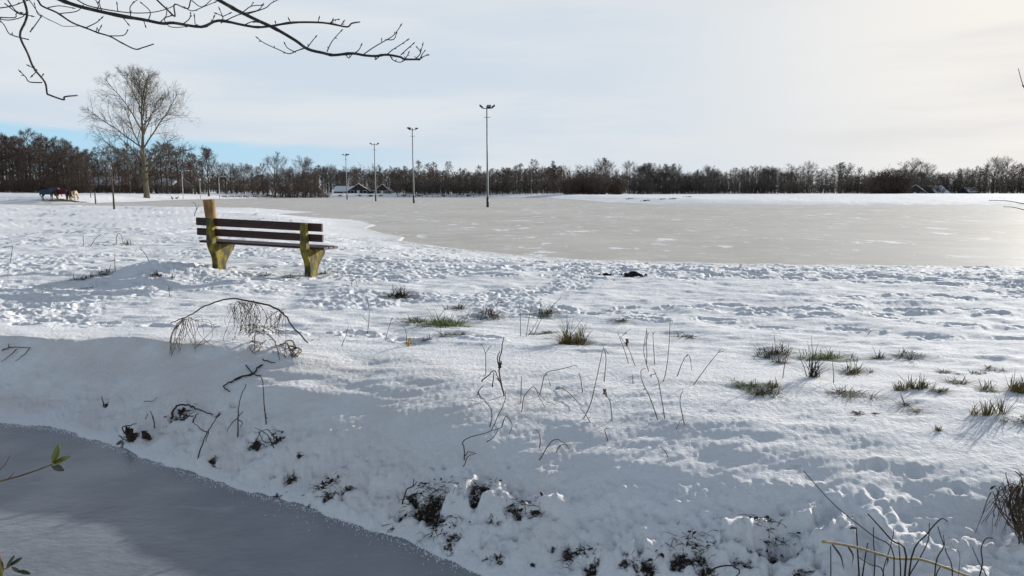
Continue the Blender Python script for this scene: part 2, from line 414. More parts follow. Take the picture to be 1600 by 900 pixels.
# footprints along wandering tracks, and loose steps
def stamp(x, y, a, ln, wd, dep, rim):
    r = ln * 1.4; i0 = int((y - r - RY0) / RD); i1 = int((y + r - RY0) / RD) + 1; j0 = int((x - r - RX0) / RD); j1 = int((x + r - RX0) / RD) + 1
    if i0 < 0 or j0 < 0 or i1 >= NY or j1 >= NX: return
    dx = GX[i0:i1, j0:j1] - x; dy = GY[i0:i1, j0:j1] - y; c, s = math.cos(a), math.sin(a)
    u = (dx * c + dy * s) / (ln / 2); v = (-dx * s + dy * c) / (wd / 2)
    q = np.sqrt(u * u + v * v) * (1 + .12 * rough[i0:i1, j0:j1])
    k = field[i0:i1, j0:j1]
    R[i0:i1, j0:j1] += (-dep * (1 - sm((q - .75) / .45)) + rim * np.exp(-((q - 1.35) / .3) ** 2)) * k
def track(x, y, a, n, step=.62):
    for i in range(n):
        sgn = 1 if i % 2 else -1
        stamp(x - math.sin(a) * .10 * sgn, y + math.cos(a) * .10 * sgn, a + rnd.gauss(0, .15), rnd.uniform(.24, .32), rnd.uniform(.11, .15), rnd.uniform(.035, .07), rnd.uniform(.008, .02))
        x += math.cos(a) * step * rnd.uniform(.85, 1.1); y += math.sin(a) * step; a += rnd.gauss(0, .07)
for i in range(26): track(rnd.uniform(-4, 3), rnd.uniform(11.0, 16), rnd.uniform(-.45, .15), rnd.randint(10, 22))
for i in range(12): track(rnd.uniform(-14, -8), rnd.uniform(7.4, 13), rnd.uniform(-.15, .2), rnd.randint(8, 16))
for i in range(12): track(rnd.uniform(0, 6), rnd.uniform(7.5, 12), rnd.uniform(-.6, .1), rnd.randint(8, 16))
for i in range(330):
    x, y = rnd.uniform(-11, 13), rnd.uniform(6.6, 17)
    j, k = int((x - RX0) / RD), int((y - RY0) / RD)
    if trample[k, j] > .25: stamp(x, y, rnd.uniform(0, 3.14), rnd.uniform(.16, .32), rnd.uniform(.10, .16), rnd.uniform(.03, .065), rnd.uniform(.005, .022))
def interp_r(A, X, Y):
    xi = (X - RX0) / RD - .5; yi = (Y - RY0) / RD - .5
    ok = (xi > 0) & (yi > 0) & (xi < NX - 2) & (yi < NY - 2)
    xi = np.clip(xi, 0, NX - 2.01); yi = np.clip(yi, 0, NY - 2.01); x0 = xi.astype(int); y0 = yi.astype(int); fx = xi - x0; fy = yi - y0
    o = A[y0, x0] * (1 - fx) * (1 - fy) + A[y0, x0 + 1] * fx * (1 - fy) + A[y0 + 1, x0] * (1 - fx) * fy + A[y0 + 1, x0 + 1] * fx * fy
    return np.where(ok, o, 0)
def height(X, Y):
    z, dp, s, sc = base_h(X, Y)
    z = z + np.where((dp > 0) & (s > 0), interp_r(R, X, Y), 0)
    return np.where((s > 0) & (s < .8), np.maximum(z, ICE + np.clip(s * .35, 0, .03)), z)
_hy, _hx = np.meshgrid(np.arange(0, NY, 3), np.arange(0, NX, 3), indexing='ij')
HB, _hd, _hs, _ = base_h(gx[_hx], gy[_hy])
def ground(x, y):
    if RX0 + .2 < x < RX1 - .2 and RY0 + .2 < y < RY1 - .3:
        fx = (x - gx[0]) / (3 * RD); fy = (y - gy[0]) / (3 * RD); i, j = int(fy), int(fx); v, u = fy - i, fx - j
        z = (HB[i, j] * (1 - u) + HB[i, j + 1] * u) * (1 - v) + (HB[i + 1, j] * (1 - u) + HB[i + 1, j + 1] * u) * v
        if _hd[i, j] > 0 and _hs[i, j] > 0: z += R[min(int((y - RY0) / RD), NY - 1), min(int((x - RX0) / RD), NX - 1)]
        return float(z)
    return ground_exact(x, y)
def ground_exact(x, y): return float(height(np.array([x], float), np.array([y], float))[0])
_T = np.concatenate([np.linspace(1.6, 9, 700), np.geomspace(9.02, 320, 700)])
def hit(px, py):
    """where the sight line through a photo pixel meets the ground"""
    x, y, d = ray(px, py); X = _T * x / y; Z = CAMZ + _T * d / y
    H = np.maximum(height(X, _T), ICE); i = int(np.argmax(Z <= H))
    if not (Z <= H).any(): i = len(_T) - 1
    return Vector((X[i], _T[i], H[i]))
# places on the bank where the snow has slipped and soil, roots and leaves show
soil_px = [(668, 782, .10, .05), (660, 806, .09, .05), (690, 815, .06, .04), (642, 770, .05, .03), (755, 762, .07, .05), (745, 780, .05, .04), (800, 792, .06, .04), (838, 796, .05, .05),
           (505, 752, .07, .04), (545, 765, .05, .03), (455, 747, .05, .04), (520, 770, .05, .03), (610, 830, .04, .03), (290, 650, .06, .03), (275, 655, .05, .03), (342, 645, .05, .04),
           (205, 678, .06, .03), (228, 682, .04, .02), (400, 696, .06, .03), (432, 686, .05, .03), (335, 718, .04, .02), (468, 712, .04, .02), (1075, 872, .08, .06), (1100, 884, .06, .05),
           (1010, 884, .05, .04), (975, 880, .05, .03), (885, 862, .05, .04), (935, 868, .05, .04), (1205, 862, .09, .07), (1165, 876, .06, .05), (1240, 858, .05, .05), (780, 868, .05, .03), (700, 850, .04, .03),
           (166, 630, .03, .02), (705, 838, .05, .04), (1250, 892, .07, .04)]
for px, py, r, dep in soil_px:
    p = hit(px, py); r *= 1.0; dep *= .6
    i0 = int((p.y - 3 * r - RY0) / RD); i1 = int((p.y + 3 * r - RY0) / RD); j0 = int((p.x - 3 * r - RX0) / RD); j1 = int((p.x + 3 * r - RX0) / RD)
    i0 = max(i0, 0)
    q = np.sqrt(((GX[i0:i1, j0:j1] - p.x) / 1.3) ** 2 + ((GY[i0:i1, j0:j1] - p.y) / .8) ** 2) / r * (1 + .35 * rough[i0:i1, j0:j1])
    R[i0:i1, j0:j1] -= dep * (1 - sm((q - .5) / .5)) - .35 * dep * np.exp(-((q - 1.35) / .4) ** 2)
    SO[i0:i1, j0:j1] = np.maximum(SO[i0:i1, j0:j1], .82 * (1 - sm((q - .2) / .95)))
# paw and boot holes on the near bank at the right
for px, py, ln, wd, dep, a in ((1370, 728, .16, .10, .022, 1.2), (1428, 738, .16, .10, .022, 1.2), (1365, 770, .13, .09, .025, 1.2), (1345, 785, .10, .07, .018, 1), (1412, 803, .17, .11, .03, 1.3),
                               (1500, 765, .12, .08, .03, 1.2), (1290, 805, .24, .09, .06, .9), (1360, 838, .26, .12, .05, 1.2), (1240, 728, .14, .08, .02, .3), (1225, 858, .30, .16, .06, .2)):
    p = hit(px, py)
    if ln < .2: ln *= .72; wd *= .72; dep *= .6
    r = ln * 1.4; i0 = max(int((p.y - r - RY0) / RD), 0); i1 = int((p.y + r - RY0) / RD) + 1; j0 = int((p.x - r - RX0) / RD); j1 = int((p.x + r - RX0) / RD) + 1
    dx = GX[i0:i1, j0:j1] - p.x; dy = GY[i0:i1, j0:j1] - p.y; c, s = math.cos(a), math.sin(a)
    q = np.sqrt(((dx * c + dy * s) / (ln / 2)) ** 2 + ((-dx * s + dy * c) / (wd / 2)) ** 2) * (1 + .10 * rough[i0:i1, j0:j1])
    R[i0:i1, j0:j1] += -dep * (1 - sm((q - .7) / .4)) + .25 * dep * np.exp(-((q - 1.3) / .25) ** 2)

def build_ground():
    fine = np.linspace(-math.radians(42), math.radians(42), 900)
    coarse = np.linspace(math.radians(42), 2 * math.pi - math.radians(42), 92)[1:-1]
    ang = np.concatenate([fine, coarse])
    rr = np.concatenate([[.25, .7, 1.2], np.geomspace(1.7, 30, 600), np.geomspace(30.6, 320, 130)[0:], [400, 550, 800, 1200]])
    A, Rr = np.meshgrid(ang, rr); X = np.sin(A) * Rr; Y = np.cos(A) * Rr
    Z = height(X.ravel(), Y.ravel()).reshape(X.shape)
    fn = fftnoise(2.5, 14, 1.4, seed=9, ny=400, nx=400, dx=.8)
    xi = (X / .8).astype(int) % 400; yi = (Y / .8).astype(int) % 400
    _, dp, _, _ = base_h(X.ravel(), Y.ravel()); dp = dp.reshape(X.shape)
    Z += np.where((Rr > 20) & (dp > .5), fn[yi, xi] * .035 * sm((Rr - 20) / 10) * sm(dp / 3), 0)
    S = interp_r(SO, X.ravel(), Y.ravel())
    nr, na = X.shape
    co = np.stack([X, Y, Z], -1).reshape(-1, 3).astype(np.float32)
    i = np.arange(nr - 1)[:, None] * na; j = np.arange(na)[None, :]; j2 = (j + 1) % na
    q = np.stack([i + j, i + na + j, i + na + j2, i + j2], -1).reshape(-1, 4)[:, ::-1]
    me = bpy.data.meshes.new('snow_ground')
    me.vertices.add(len(co)); me.vertices.foreach_set('co', co.ravel())
    me.loops.add(q.size); me.loops.foreach_set('vertex_index', q.ravel().astype(np.int32))
    me.polygons.add(len(q)); me.polygons.foreach_set('loop_start', np.arange(0, q.size, 4, dtype=np.int32))
    me.polygons.foreach_set('use_smooth', np.ones(len(q), bool))
    me.update(calc_edges=True)
    at = me.attributes.new('soil', 'FLOAT', 'POINT'); at.data.foreach_set('value', S.astype(np.float32))
    bs = bank_s(X, Y); cs = crest_s(X)
    dust = sm(bs / .15) * (1 - sm((bs - cs + .05) / .25)) * np.interp(X, [-2.5, -.5, .8], [.42, .25, .06]) + .55 * np.exp(-(np.maximum(dp, 0) / .5) ** 2) * (dp > 0) * (Rr < 40) * (X < 6)
    at = me.attributes.new('dust', 'FLOAT', 'POINT'); at.data.foreach_set('value', np.clip(dust, 0, 1).ravel().astype(np.float32))
    me.materials.append(MATS['snow'])
    tag(link('ground', me), 'snow covered meadow with trampled snow and a drifted bank', kind='structure')
build_ground()
def sheet(name, x0, x1, y0, y1, z, mat, label):
    g = Geo(); g.v = [(x0, y0, z), (x1, y0, z), (x1, y1, z), (x0, y1, z)]; g.f = [(0, 1, 2, 3)]
    tag(g.obj(name, mat), label, kind='structure')
sheet('frozen_pond', -260, 130, 11.5, 268, ICE, 'pond_ice', 'grey beige frozen flood water with snow flecks')
sheet('frozen_ditch', -45, 14, -4, 9.2, ICE, 'ditch_ice', 'dark grey frozen ditch below the snowy bank')

# ------------------------------------------------------------------ bench, post
def bench():
    # local: x along the bench, y = away from the camera (sitting side), z up; origin at the right leg's foot
    pr = at_y(480, 433, 10.75); x0 = pr.x - .06
    root = empty('park_bench', (x0, 10.75, pr.z), 'dark red plank bench with mossy legs facing the frozen pond', 'bench')
    d = Vector((-.958, .283, 0)); root.rotation_euler = (0, math.radians(1.9), math.atan2(.283, -.958) + math.pi)
    poly = [(0, .78), (-.005, .42), (.02, .33), (.09, .22), (.115, .12), (.12, -.30), (.31, -.30), (.32, .05), (.37, .14), (.45, .235), (.52, .29), (.545, .345), (.52, .395), (.13, .395), (.095, .43), (.075, .60), (.06, .78)]
    for lx in (0, -1.60):
        g = Geo(); g.prism(poly, 0, lx - .05, lx + .05); bevel(g.obj('leg', 'mossy', root), .008)
    for z0, z1, yy in ((.665, .782, .068), (.515, .622, .083)):
        g = Geo(); g.box(-1.885, .265, yy, yy + .045, z0, z1); bevel(g.obj('backrest_plank', 'plank', root), .005)
    for y0 in (.13, .275, .42):
        g = Geo(); g.box(-1.885, .265, y0, y0 + .125, .398, .432); bevel(g.obj('seat_plank', 'plank', root), .005)
    for lx in (0, -1.60):
        for z in (.722, .57):
            g = Geo(); yy = .113 if z > .6 else .128
            g.tube([(lx, yy - .002, z), (lx, yy + .008, z)], .012, 8); g.obj('bolt', 'dark_steel', root)
bench()
def wooden_post():
    top = at_y(327, 311.5, 12.7); r = .096; g = Geo(); z0 = ground(top.x + .03, 12.7) - .25
    pts, rad = [], []
    for i in range(9):
        t = i / 8; pts.append((.085 * (1 - t) + .008 * math.sin(5 * t), .01 * math.sin(4 * t), z0 + (top.z - z0) * t)); rad.append(r * (.72 + .28 * t ** .8))
    root = empty('wooden_post', (top.x, 12.7, 0), 'short round timber post with sawn top behind the bench', 'post')
    g.tube(pts, rad, 16); bevel(g.obj('shaft', 'post_wood', root, True), .004)
    for k in range(5):
        h = Geo(); a = rnd.uniform(-2.6, -.4); zz = rnd.uniform(.55, 1.05)
        h.tube([(math.cos(a) * r * .93, math.sin(a) * r * .93, zz), (math.cos(a) * r * 1.0, math.sin(a) * r * 1.0, zz)], [.02, .012], 7)
        h.obj('knot', 'weathered', root)
wooden_post()

# ------------------------------------------------------------------ floodlight masts
def mast(px, base, top, label, heads):
    p = at_z(px, base, ICE); H = (base - top) / FPX * p.y * 1.0
    root = empty('floodlight_mast', (p.x, p.y, ICE), label, 'light mast', 'floodlight masts standing in the ice')
    k = H / 11.2
    g = Geo(); g.tube([(0, 0, -.3), (0, 0, 1.6), (-.02, 0, H * .5), (-.05, 0, H)], [.13, .12, .095, .065], 10); g.obj('pole', 'steel', root, True)
    g = Geo(); g.tube([(0, 0, -.02), (0, 0, 1.1)], [.145, .14], 10); g.obj('foot_sleeve', 'dark_steel', root, True)
    g = Geo(); g.box(-.55, .52, -.04, .04, H - .30, H - .22); g.obj('cross_arm', 'dark_steel', root)
    g = Geo(); g.box(-.36, .33, -.03, .03, H - 1.25, H - 1.20); g.obj('rest_rung', 'dark_steel', root)
    for (hx, tilt, yy, fr) in heads:
        hx *= .64
        fl = Geo(); fl.prism([(-.23, -.05), (-.17, -.13), (.17, -.13), (.23, -.05), (.23, .04), (-.23, .04)], 1, -.18, .18)
        o = fl.obj('floodlight', 'dark_steel', root); o.location = (hx, yy, H - .02); o.rotation_euler = (fr, tilt, 0)
        gl = Geo(); gl.box(-.20, .20, -.15, .15, .042, .052); gl.obj('lens', 'glass_lamp', o)
        g = Geo(); g.tube([(hx * .9, yy * .3, H - .26), (hx, yy, H - .10)], .03, 6); g.obj('bracket', 'dark_steel', root)
mast(762, 323.7, 170, 'tallest looking floodlight mast nearest the viewer in the ice', [(-1.02, .65, 0, 0), (1.0, -.65, 0, 0), (.28, 0, .1, .9)])
mast(646.6, 317.5, 203, 'floodlight mast second nearest, with one raised lamp', [(-.98, .5, 0, 0), (.95, -.05, 0, 0), (-.7, .3, -.2, .5)])
mast(587.2, 314.4, 226, 'floodlight mast third nearest, lamps spread like wings', [(-1.05, .5, 0, 0), (1.0, -.5, 0, 0)])
mast(542.4, 311.7, 242.5, 'farthest and smallest looking floodlight mast on the ice', [(-1.0, .15, 0, 0), (.95, -.3, 0, 0), (.2, 0, .1, .8)])

# ------------------------------------------------------------------ trees
def grow(seed, H, kind, detail=1.0, wtwig=.022):
    """bare tree of height H: returns (trunk Geo, crown Geo)"""
    r = random.Random(seed); T, K = Geo(), Geo()
    #           clear height, limbs, angle low/high, trunk top, up bend, envelope: centre height, radius, half height
    P = dict(oak=(.20, 16, 66, 18, .74, .03, .60, .40, .40), alder=(.12, 30, 74, 34, .97, .03, .50, .20, .50), poplar=(.18, 21, 62, 16, .86, .03, .61, .42, .40),
             ash=(.22, 13, 50, 14, .80, .05, .62, .33, .385), tall=(.34, 20, 64, 28, .96, .04, .66, .17, .345))[kind]
    clear, nlim, ang0, ang1, ttop, upb, ec, er, eh = P
    def gv(): return Vector((r.gauss(0, 1), r.gauss(0, 1), r.gauss(0, 1)))
    def twig(p, d, ln, w):
        sd = d.cross(gv())
        if sd.length < 1e-5: return
        sd.normalize(); m = p + d * ln * .5 + gv() * ln * .06
        K.ribbon([p, m, p + d * ln + Vector((0, 0, ln * .08))], [w, w * .8, w * .35], sd)
    def walk(p, d, ln, rad, nseg, jit=.13):
        pts = [p.copy()]; rads = [rad]; d = d.copy()
        for i in range(nseg):
            d = d + Vector((r.gauss(0, jit), r.gauss(0, jit), r.gauss(0, jit * .8) + upb)); d.normalize()
            p = p + d * (ln / nseg); pts.append(p.copy()); rads.append(max(rad * (1 - .82 * (i + 1) / nseg), .006))
        return pts, rads
    def at(pts, t):
        f = t * (len(pts) - 1); i = min(int(f), len(pts) - 2); return pts[i].lerp(pts[i + 1], f - i), (pts[i + 1] - pts[i]).normalized()
    def side(d, deg):
        o = d.orthogonal().normalized(); o.rotate(Quaternion(d, r.uniform(0, 6.283))); a = math.radians(deg)
        return (d * math.cos(a) + o * math.sin(a)).normalized()
    def reach(p, d):                       # distance to the crown's envelope
        q = Vector((p.x / (er * H), p.y / (er * H), (p.z - ec * H) / (eh * H))); v = Vector((d.x / (er * H), d.y / (er * H), d.z / (eh * H)))
        a, b, c = v.dot(v), q.dot(v), q.dot(q) - 1; D = b * b - a * c
        return (-b + math.sqrt(D)) / a if D > 0 else .1 * H
    lean = Vector((r.gauss(0, .015), r.gauss(0, .015), 0)) * H; R0 = H * (.015 if kind in ('alder', 'tall') else .020); top = ttop * H
    tp = [Vector((lean.x * t * t + r.gauss(0, .005) * H * (t > .1), lean.y * t * t + r.gauss(0, .005) * H * (t > .1), top * t - (.4 if t == 0 else 0))) for t in (0, .04, .15, .3, .45, .6, .75, .88, 1)]
    T.tube(tp, [R0 * f for f in (1.5, 1.15, .95, .84, .68, .5, .33, .2, .07)], 7)
    nl = int(nlim * (.9 + .25 * r.random())); cf = clear / ttop
    for i in range(nl):
        h = (i + r.random() * .8) / nl; t = cf + (1 - cf) * h * .98
        p, td = at(tp, min(t, .985)); ang = ang0 + (ang1 - ang0) * h + r.gauss(0, 8); a = i * 2.4 + r.gauss(0, .4)
        d = Vector((math.cos(a) * math.sin(math.radians(ang)), math.sin(a) * math.sin(math.radians(ang)), math.cos(math.radians(ang))))
        ln = max(reach(p, d), .06 * H) * r.uniform(.80, 1.02); rad = max(R0 * .46 * (1 - .6 * h), .025)
        pts, rads = walk(p, d, ln, rad, 6); T.tube(pts, rads, 4, False)
        n2 = max(4, int((4 + ln / H * 16) * detail))
        for j in range(n2):
            u = .2 + .8 * (j + r.random()) / n2; q, qd = at(pts, min(u, .99)); d2 = side(qd, r.uniform(28, 58)); d2.z += .10; d2.normalize()
            l2 = min(ln * .5 * (1.15 - .6 * u), max(reach(q, d2), .04 * H)) * r.uniform(.75, 1.1)
            p2, r2 = walk(q, d2, l2, rad * .35, 4); K.tube(p2, [max(x, wtwig * .6) for x in r2], 3, False)
            n3 = int(6 * detail)
            for k in range(n3):
                v = .2 + .8 * (k + r.random()) / n3; s, sd_ = at(p2, min(v, .99)); l3 = max(l2 * .42, .035 * H) * r.uniform(.6, 1.2)
                d3 = side(sd_, r.uniform(25, 60)); twig(s, d3, l3, wtwig)
                for _ in range(int(3 * detail)):
                    b = s + d3 * l3 * r.uniform(.3, 1); twig(b, side(d3, r.uniform(25, 60)), l3 * r.uniform(.4, .8), wtwig * .7)
    return T, K
def grow_bush(seed, H, Rr, n=60, wt=.02):
    r = random.Random(seed); T, K = Geo(), Geo()
    for i in range(n):
        a = r.uniform(0, 6.283); q = math.sqrt(r.random()); b = Vector((math.cos(a) * q * Rr * .45, math.sin(a) * q * Rr * .45, -.15))
        d = Vector((math.cos(a) * q * .9, math.sin(a) * q * .9, 1)).normalized(); ln = H * (1.12 - .45 * q * q) * r.uniform(.7, 1.05)
        pts = [b]; p = b.copy()
        for k in range(4):
            d = (d + Vector((r.gauss(0, .12), r.gauss(0, .12), .02))).normalized(); p = p + d * ln / 4; pts.append(p.copy())
        T.tube(pts, [.035, .028, .02, .013, .006], 3, False)
        for j in range(16):
            t = r.uniform(.12, 1) * 3.99; k = int(t); s = pts[k].lerp(pts[k + 1], t - k)
            d3 = Vector((r.gauss(0, 1), r.gauss(0, 1), r.uniform(.1, 1.6))).normalized(); l3 = H * r.uniform(.10, .26)
            sd = d3.cross(Vector((r.gauss(0, 1), r.gauss(0, 1), r.gauss(0, 1)))).normalized()
            K.ribbon([s, s + d3 * l3 * .5 + Vector((0, 0, l3 * .04)), s + d3 * l3], [wt, wt * .8, wt * .3], sd)
            for _ in range(2):
                b2 = s + d3 * l3 * r.uniform(.3, 1); d4 = (d3 + Vector((r.gauss(0, .6), r.gauss(0, .6), r.gauss(0, .6)))).normalized()
                K.ribbon([b2, b2 + d4 * l3 * .6], [wt * .7, wt * .25], sd)
    return T, K
def grow_conifer(seed, H):
    r = random.Random(seed); T, K = Geo(), Geo(); T.tube([(0, 0, -.4), (0, 0, H * .5), (0, 0, H)], [H * .016, H * .011, .02], 6)
    n = 70
    for i in range(n):
        t = .18 + .82 * i / n; z = H * t; ln = H * .22 * (1 - t) ** .75 * r.uniform(.7, 1.15) + .25; a = i * 2.4 + r.gauss(0, .3)
        d = Vector((math.cos(a), math.sin(a), r.uniform(-.15, .25))).normalized(); p = Vector((0, 0, z)); e = p + d * ln
        T.tube([p, e], [.035, .01], 3, False)
        for k in range(26):
            s = p.lerp(e, r.uniform(.12, 1)); dd = (d + Vector((r.gauss(0, .7), r.gauss(0, .7), r.gauss(-.1, .45)))).normalized(); sd = dd.cross(Vector((r.gauss(0, 1), r.gauss(0, 1), r.gauss(0, 1)))).normalized()
            K.ribbon([s, s + dd * r.uniform(.25, .6)], [.06, .02], sd)
    return T, K
PROTO = {}
def proto(key, geos, tmat, kmat):
    T, K = geos; PROTO[key] = (T.mesh('trunk', tmat), K.mesh('crown', kmat))
def plant_tree(name, key, loc, s, label, cat='tree', group=None, rz=None, zs=None):
    t, k = PROTO[key]
    root = empty(name, loc, label, cat, group, rnd.uniform(0, 6.28) if rz is None else rz)
    root.scale = (s, s, zs or s)
    link('trunk', t, root); link('crown', k, root); return root
for i in range(3): proto('alder%d' % i, grow(20 + i, 14, 'alder', 1.0, .023), 'bark_dark', 'twig_brown')
for i in range(3): proto('oak%d' % i, grow(30 + i, 14, 'oak', 1.0, .022), 'bark_dark', 'twig_grey')
for i in range(2): proto('ash%d' % i, grow(40 + i, 14, 'ash', 1.0, .020), 'bark_dark', 'twig_grey')
for i in range(2): proto('tall%d' % i, grow(50 + i, 14, 'tall', 1.0, .023), 'bark_dark', 'twig_brown')
proto('redoak0', grow(61, 14, 'oak', 1.2, .030), 'bark_dark', 'twig_red')
proto('darkoak0', grow(64, 14, 'oak', 1.25, .034), 'bark_dark', 'twig_grey')
for i in range(2): proto('bush%d' % i, grow_bush(70 + i, 4, 3.2, 34, .022), 'bark_dark', 'twig_brown')
proto('densebush0', grow_bush(73, 4, 3.4, 120, .032), 'bark_dark', 'twig_brown')
proto('greybush0', grow_bush(75, 4, 3.2, 34, .022), 'bark_dark', 'twig_grey')
proto('conifer0', grow_conifer(80, 14), 'bark_dark', 'needle')
proto('poplar0', grow(101, 28, 'poplar', 1.4, .021), 'bark_poplar', 'twig_poplar')

def put(name, key, px, top, Y, label, cat='tree', group=None, H0=14.0, wide=1.0, rz=None):
    b = at_y(px, 300, Y); z = ground(b.x, Y); zt = at_y(px, top, Y).z; h = max(zt - z, 1.2); s = h / H0
    return plant_tree(name, key, (b.x, Y, z), s * wide, label, cat, group, rz, s)
# the lone poplar on the left
put('poplar_tree', 'poplar0', 229, 106, 166, 'tall lone bare poplar with spreading crown left of the bench', H0=28.6, rz=2.6, wide=.96)
# notable trees
put('bare_tree', 'redoak0', 326, 229, 205, 'dark reddish tree with dense crown behind the wooden post', H0=14, wide=.95)
put('bare_tree', 'oak1', 430, 238, 236, 'round crowned bare tree, left one of two above the bench end', H0=14, wide=.95)
put('bare_tree', 'oak2', 474, 243, 236, 'round crowned bare tree, right one of two above the bench end', H0=14, wide=.9)
put('bare_tree', 'darkoak0', 945, 247, 262, 'dark spreading tree rising from the big shrub on the far shore', H0=14, wide=1.05)
put('conifer_tree', 'conifer0', 864, 251, 292, 'dark pointed conifer just left of the big shrub', H0=14)
put('bare_tree', 'oak0', 983, 252, 300, 'broad bare tree just right of the big shrub', H0=14)
put('bare_tree', 'ash0', 1263, 252, 270, 'single open crowned bare tree on the right far field', H0=14)
put('bare_tree', 'darkoak0', 1312, 254, 268, 'dense dark round tree beside the single open tree', H0=14, wide=1.45)
put('bare_tree', 'tall1', 1342, 261, 272, 'slim bare tree between two dense dark trees at right', H0=14)
put('bare_tree', 'oak1', 1422, 247, 262, 'large bare tree standing over the snowy roofed house at right', H0=14, wide=1.3)
for i, px in enumerate((892, 912, 932, 962)):
    put('shrub', 'densebush0', px, (276, 268, 270, 276)[i], 256 + (i % 2) * 3, ('left end', 'left middle', 'right middle', 'right end')[i] + ' of the big brown shrub on the far shore', 'shrub', 'big shrub clump on the far shore', H0=4.2, wide=1.0)
for px, tp in ((1370, 262), (1388, 258), (1405, 262)):
    put('shrub', 'densebush0', px, tp + 6, 262, {1370: 'left', 1388: 'middle', 1405: 'right'}[px] + ' thicket of the three left of the house at right', 'shrub', 'thickets by the house at right', H0=4.2, wide=.75)
ORD = ['first', 'second', 'third', 'fourth', 'fifth', 'sixth', 'seventh', 'eighth', 'ninth', 'tenth', 'eleventh', 'twelfth', 'thirteenth', 'fourteenth', 'fifteenth', 'sixteenth', 'seventeenth', 'eighteenth', 'nineteenth']
TENS = {20: 'twent', 30: 'thirt', 40: 'fort', 50: 'fift'}
def ordinal(i):
    n = i + 1
    if n < 20: return ORD[i]
    t = TENS[n // 10 * 10]; return t + 'ieth' if n % 10 == 0 else t + 'y-' + ORD[n % 10 - 1]
# the woods, section by section: (x0, x1, spacing, [(x, top)], kinds, distance range, label)
woods = [
    (-40, 138, 7.0, [(-40, 203), (0, 206), (30, 214), (60, 219), (100, 223), (138, 232)], ['alder0', 'alder1', 'alder2', 'tall0'], (196, 222), 'tall brown alder from the left in the dense far left wood'),
    (-40, 138, 11, [(-40, 222), (138, 242)], ['alder1', 'oak1', 'oak0'], (224, 244), 'half hidden tree from the left behind the far left wood'),
    (138, 308, 8, [(138, 232), (180, 226), (220, 236), (262, 222), (308, 238)], ['tall0', 'tall1', 'alder2', 'alder0'], (208, 238), 'slim tree from the left behind the lone poplar'),
    (140, 320, 14, [(140, 250), (320, 250)], ['oak0', 'oak2', 'ash1'], (262, 280), 'low background tree from the left beyond the poplar houses'),
    (340, 500, 9, [(340, 258), (380, 256), (415, 262), (455, 266), (500, 268)], ['oak0', 'ash1', 'alder1', 'oak2'], (240, 264), 'bare tree from the left in the belt right of the reddish tree'),
    (476, 620, 8, [(476, 264), (490, 262), (540, 264), (580, 268), (620, 265)], ['oak1', 'ash0', 'oak2', 'alder0'], (306, 330), 'low looking tree from the left behind the snowy roofed houses'),
    (620, 880, 6.5, [(620, 266), (690, 259), (720, 266), (780, 263), (830, 259), (880, 262)], ['alder0', 'alder1', 'tall0', 'alder2', 'tall1'], (276, 306), 'slender tree from the left in the wood behind the masts'),
    (620, 880, 12, [(620, 268), (880, 266)], ['oak0', 'ash1', 'oak2'], (310, 330), 'half hidden tree from the left behind the middle wood'),
    (1000, 1110, 7, [(1000, 259), (1050, 265), (1110, 270)], ['oak1', 'oak2', 'ash1', 'darkoak0'], (292, 322), 'bare tree from the left in the wood right of the big shrub'),
    (1110, 1250, 8, [(1110, 272), (1160, 268), (1200, 267), (1225, 269), (1250, 282)], ['oak0', 'alder1', 'ash0', 'oak2'], (296, 326), 'bare tree from the left in the low wood beyond the right field'),
    (1240, 1360, 9, [(1240, 284), (1360, 280)], ['oak0', 'ash1', 'oak1'], (320, 345), 'distant tree from the left behind the single open tree'),
    (1360, 1530, 8, [(1360, 266), (1400, 262), (1440, 264), (1480, 268), (1530, 264)], ['oak0', 'oak2', 'ash0', 'alder0'], (290, 316), 'bare tree from the left behind the right hand houses'),
    (1530, 1660, 8, [(1530, 258), (1560, 254), (1600, 254), (1660, 250)], ['ash0', 'tall0', 'ash1', 'oak0'], (262, 292), 'feathery bare tree from the left at the right edge'),
]
for (x0, x1, sp, prof, kinds, (d0, d1), lab) in woods:
    x = x0; i = 0
    while x < x1:
        tp = float(np.interp(x, [p[0] for p in prof], [p[1] for p in prof])) + rnd.gauss(0, 5)
        kd = kinds[rnd.randrange(len(kinds))]
        put('bare_tree', kd, x, tp, rnd.uniform(d0, d1), ordinal(i) + ' ' + lab, 'tree', 'wood of ' + lab.replace(' from the left', ''), H0=14, wide=rnd.uniform(.85, 1.35))
        x += sp * rnd.uniform(.5, 1.5); i += 1
# undergrowth along the feet of the woods
under = [(-30, 140, 9, 274, 196, 'bush', 'brown undergrowth bush from the left under the far left wood'), (140, 320, 10, 280, 216, 'bush', 'brown bush from the left before the poplar houses'), (345, 515, 12, 282, 234, 'bush', 'brown waterside bush from the left above the bench'),
         (490, 640, 13, 285, 304, 'greybush', 'low bush from the left behind the snowy roofed houses'), (640, 890, 9.5, 278, 276, 'greybush', 'undergrowth bush from the left in the wood behind the masts'),
         (990, 1250, 9.5, 278, 288, 'greybush', 'undergrowth bush from the left beyond the right field'), (1240, 1420, 9.5, 278, 302, 'greybush', 'undergrowth bush from the left between the right hand trees'),
         (1440, 1640, 9.5, 278, 280, 'greybush', 'undergrowth bush from the left near the right edge')]
for x0, x1, sp, tp, Y, kd, lab in under:
    x = x0; i = 0
    while x < x1:
        put('shrub', 'greybush0' if kd == 'greybush' else 'bush%d' % rnd.randrange(2), x, tp + rnd.gauss(0, 4), Y + rnd.uniform(0, 12), ordinal(i) + ' ' + lab, 'shrub', 'row of ' + lab.replace(' from the left', ''), H0=4.2, wide=rnd.uniform(.7, 1.0))
        x += sp * rnd.uniform(.8, 1.2); i += 1
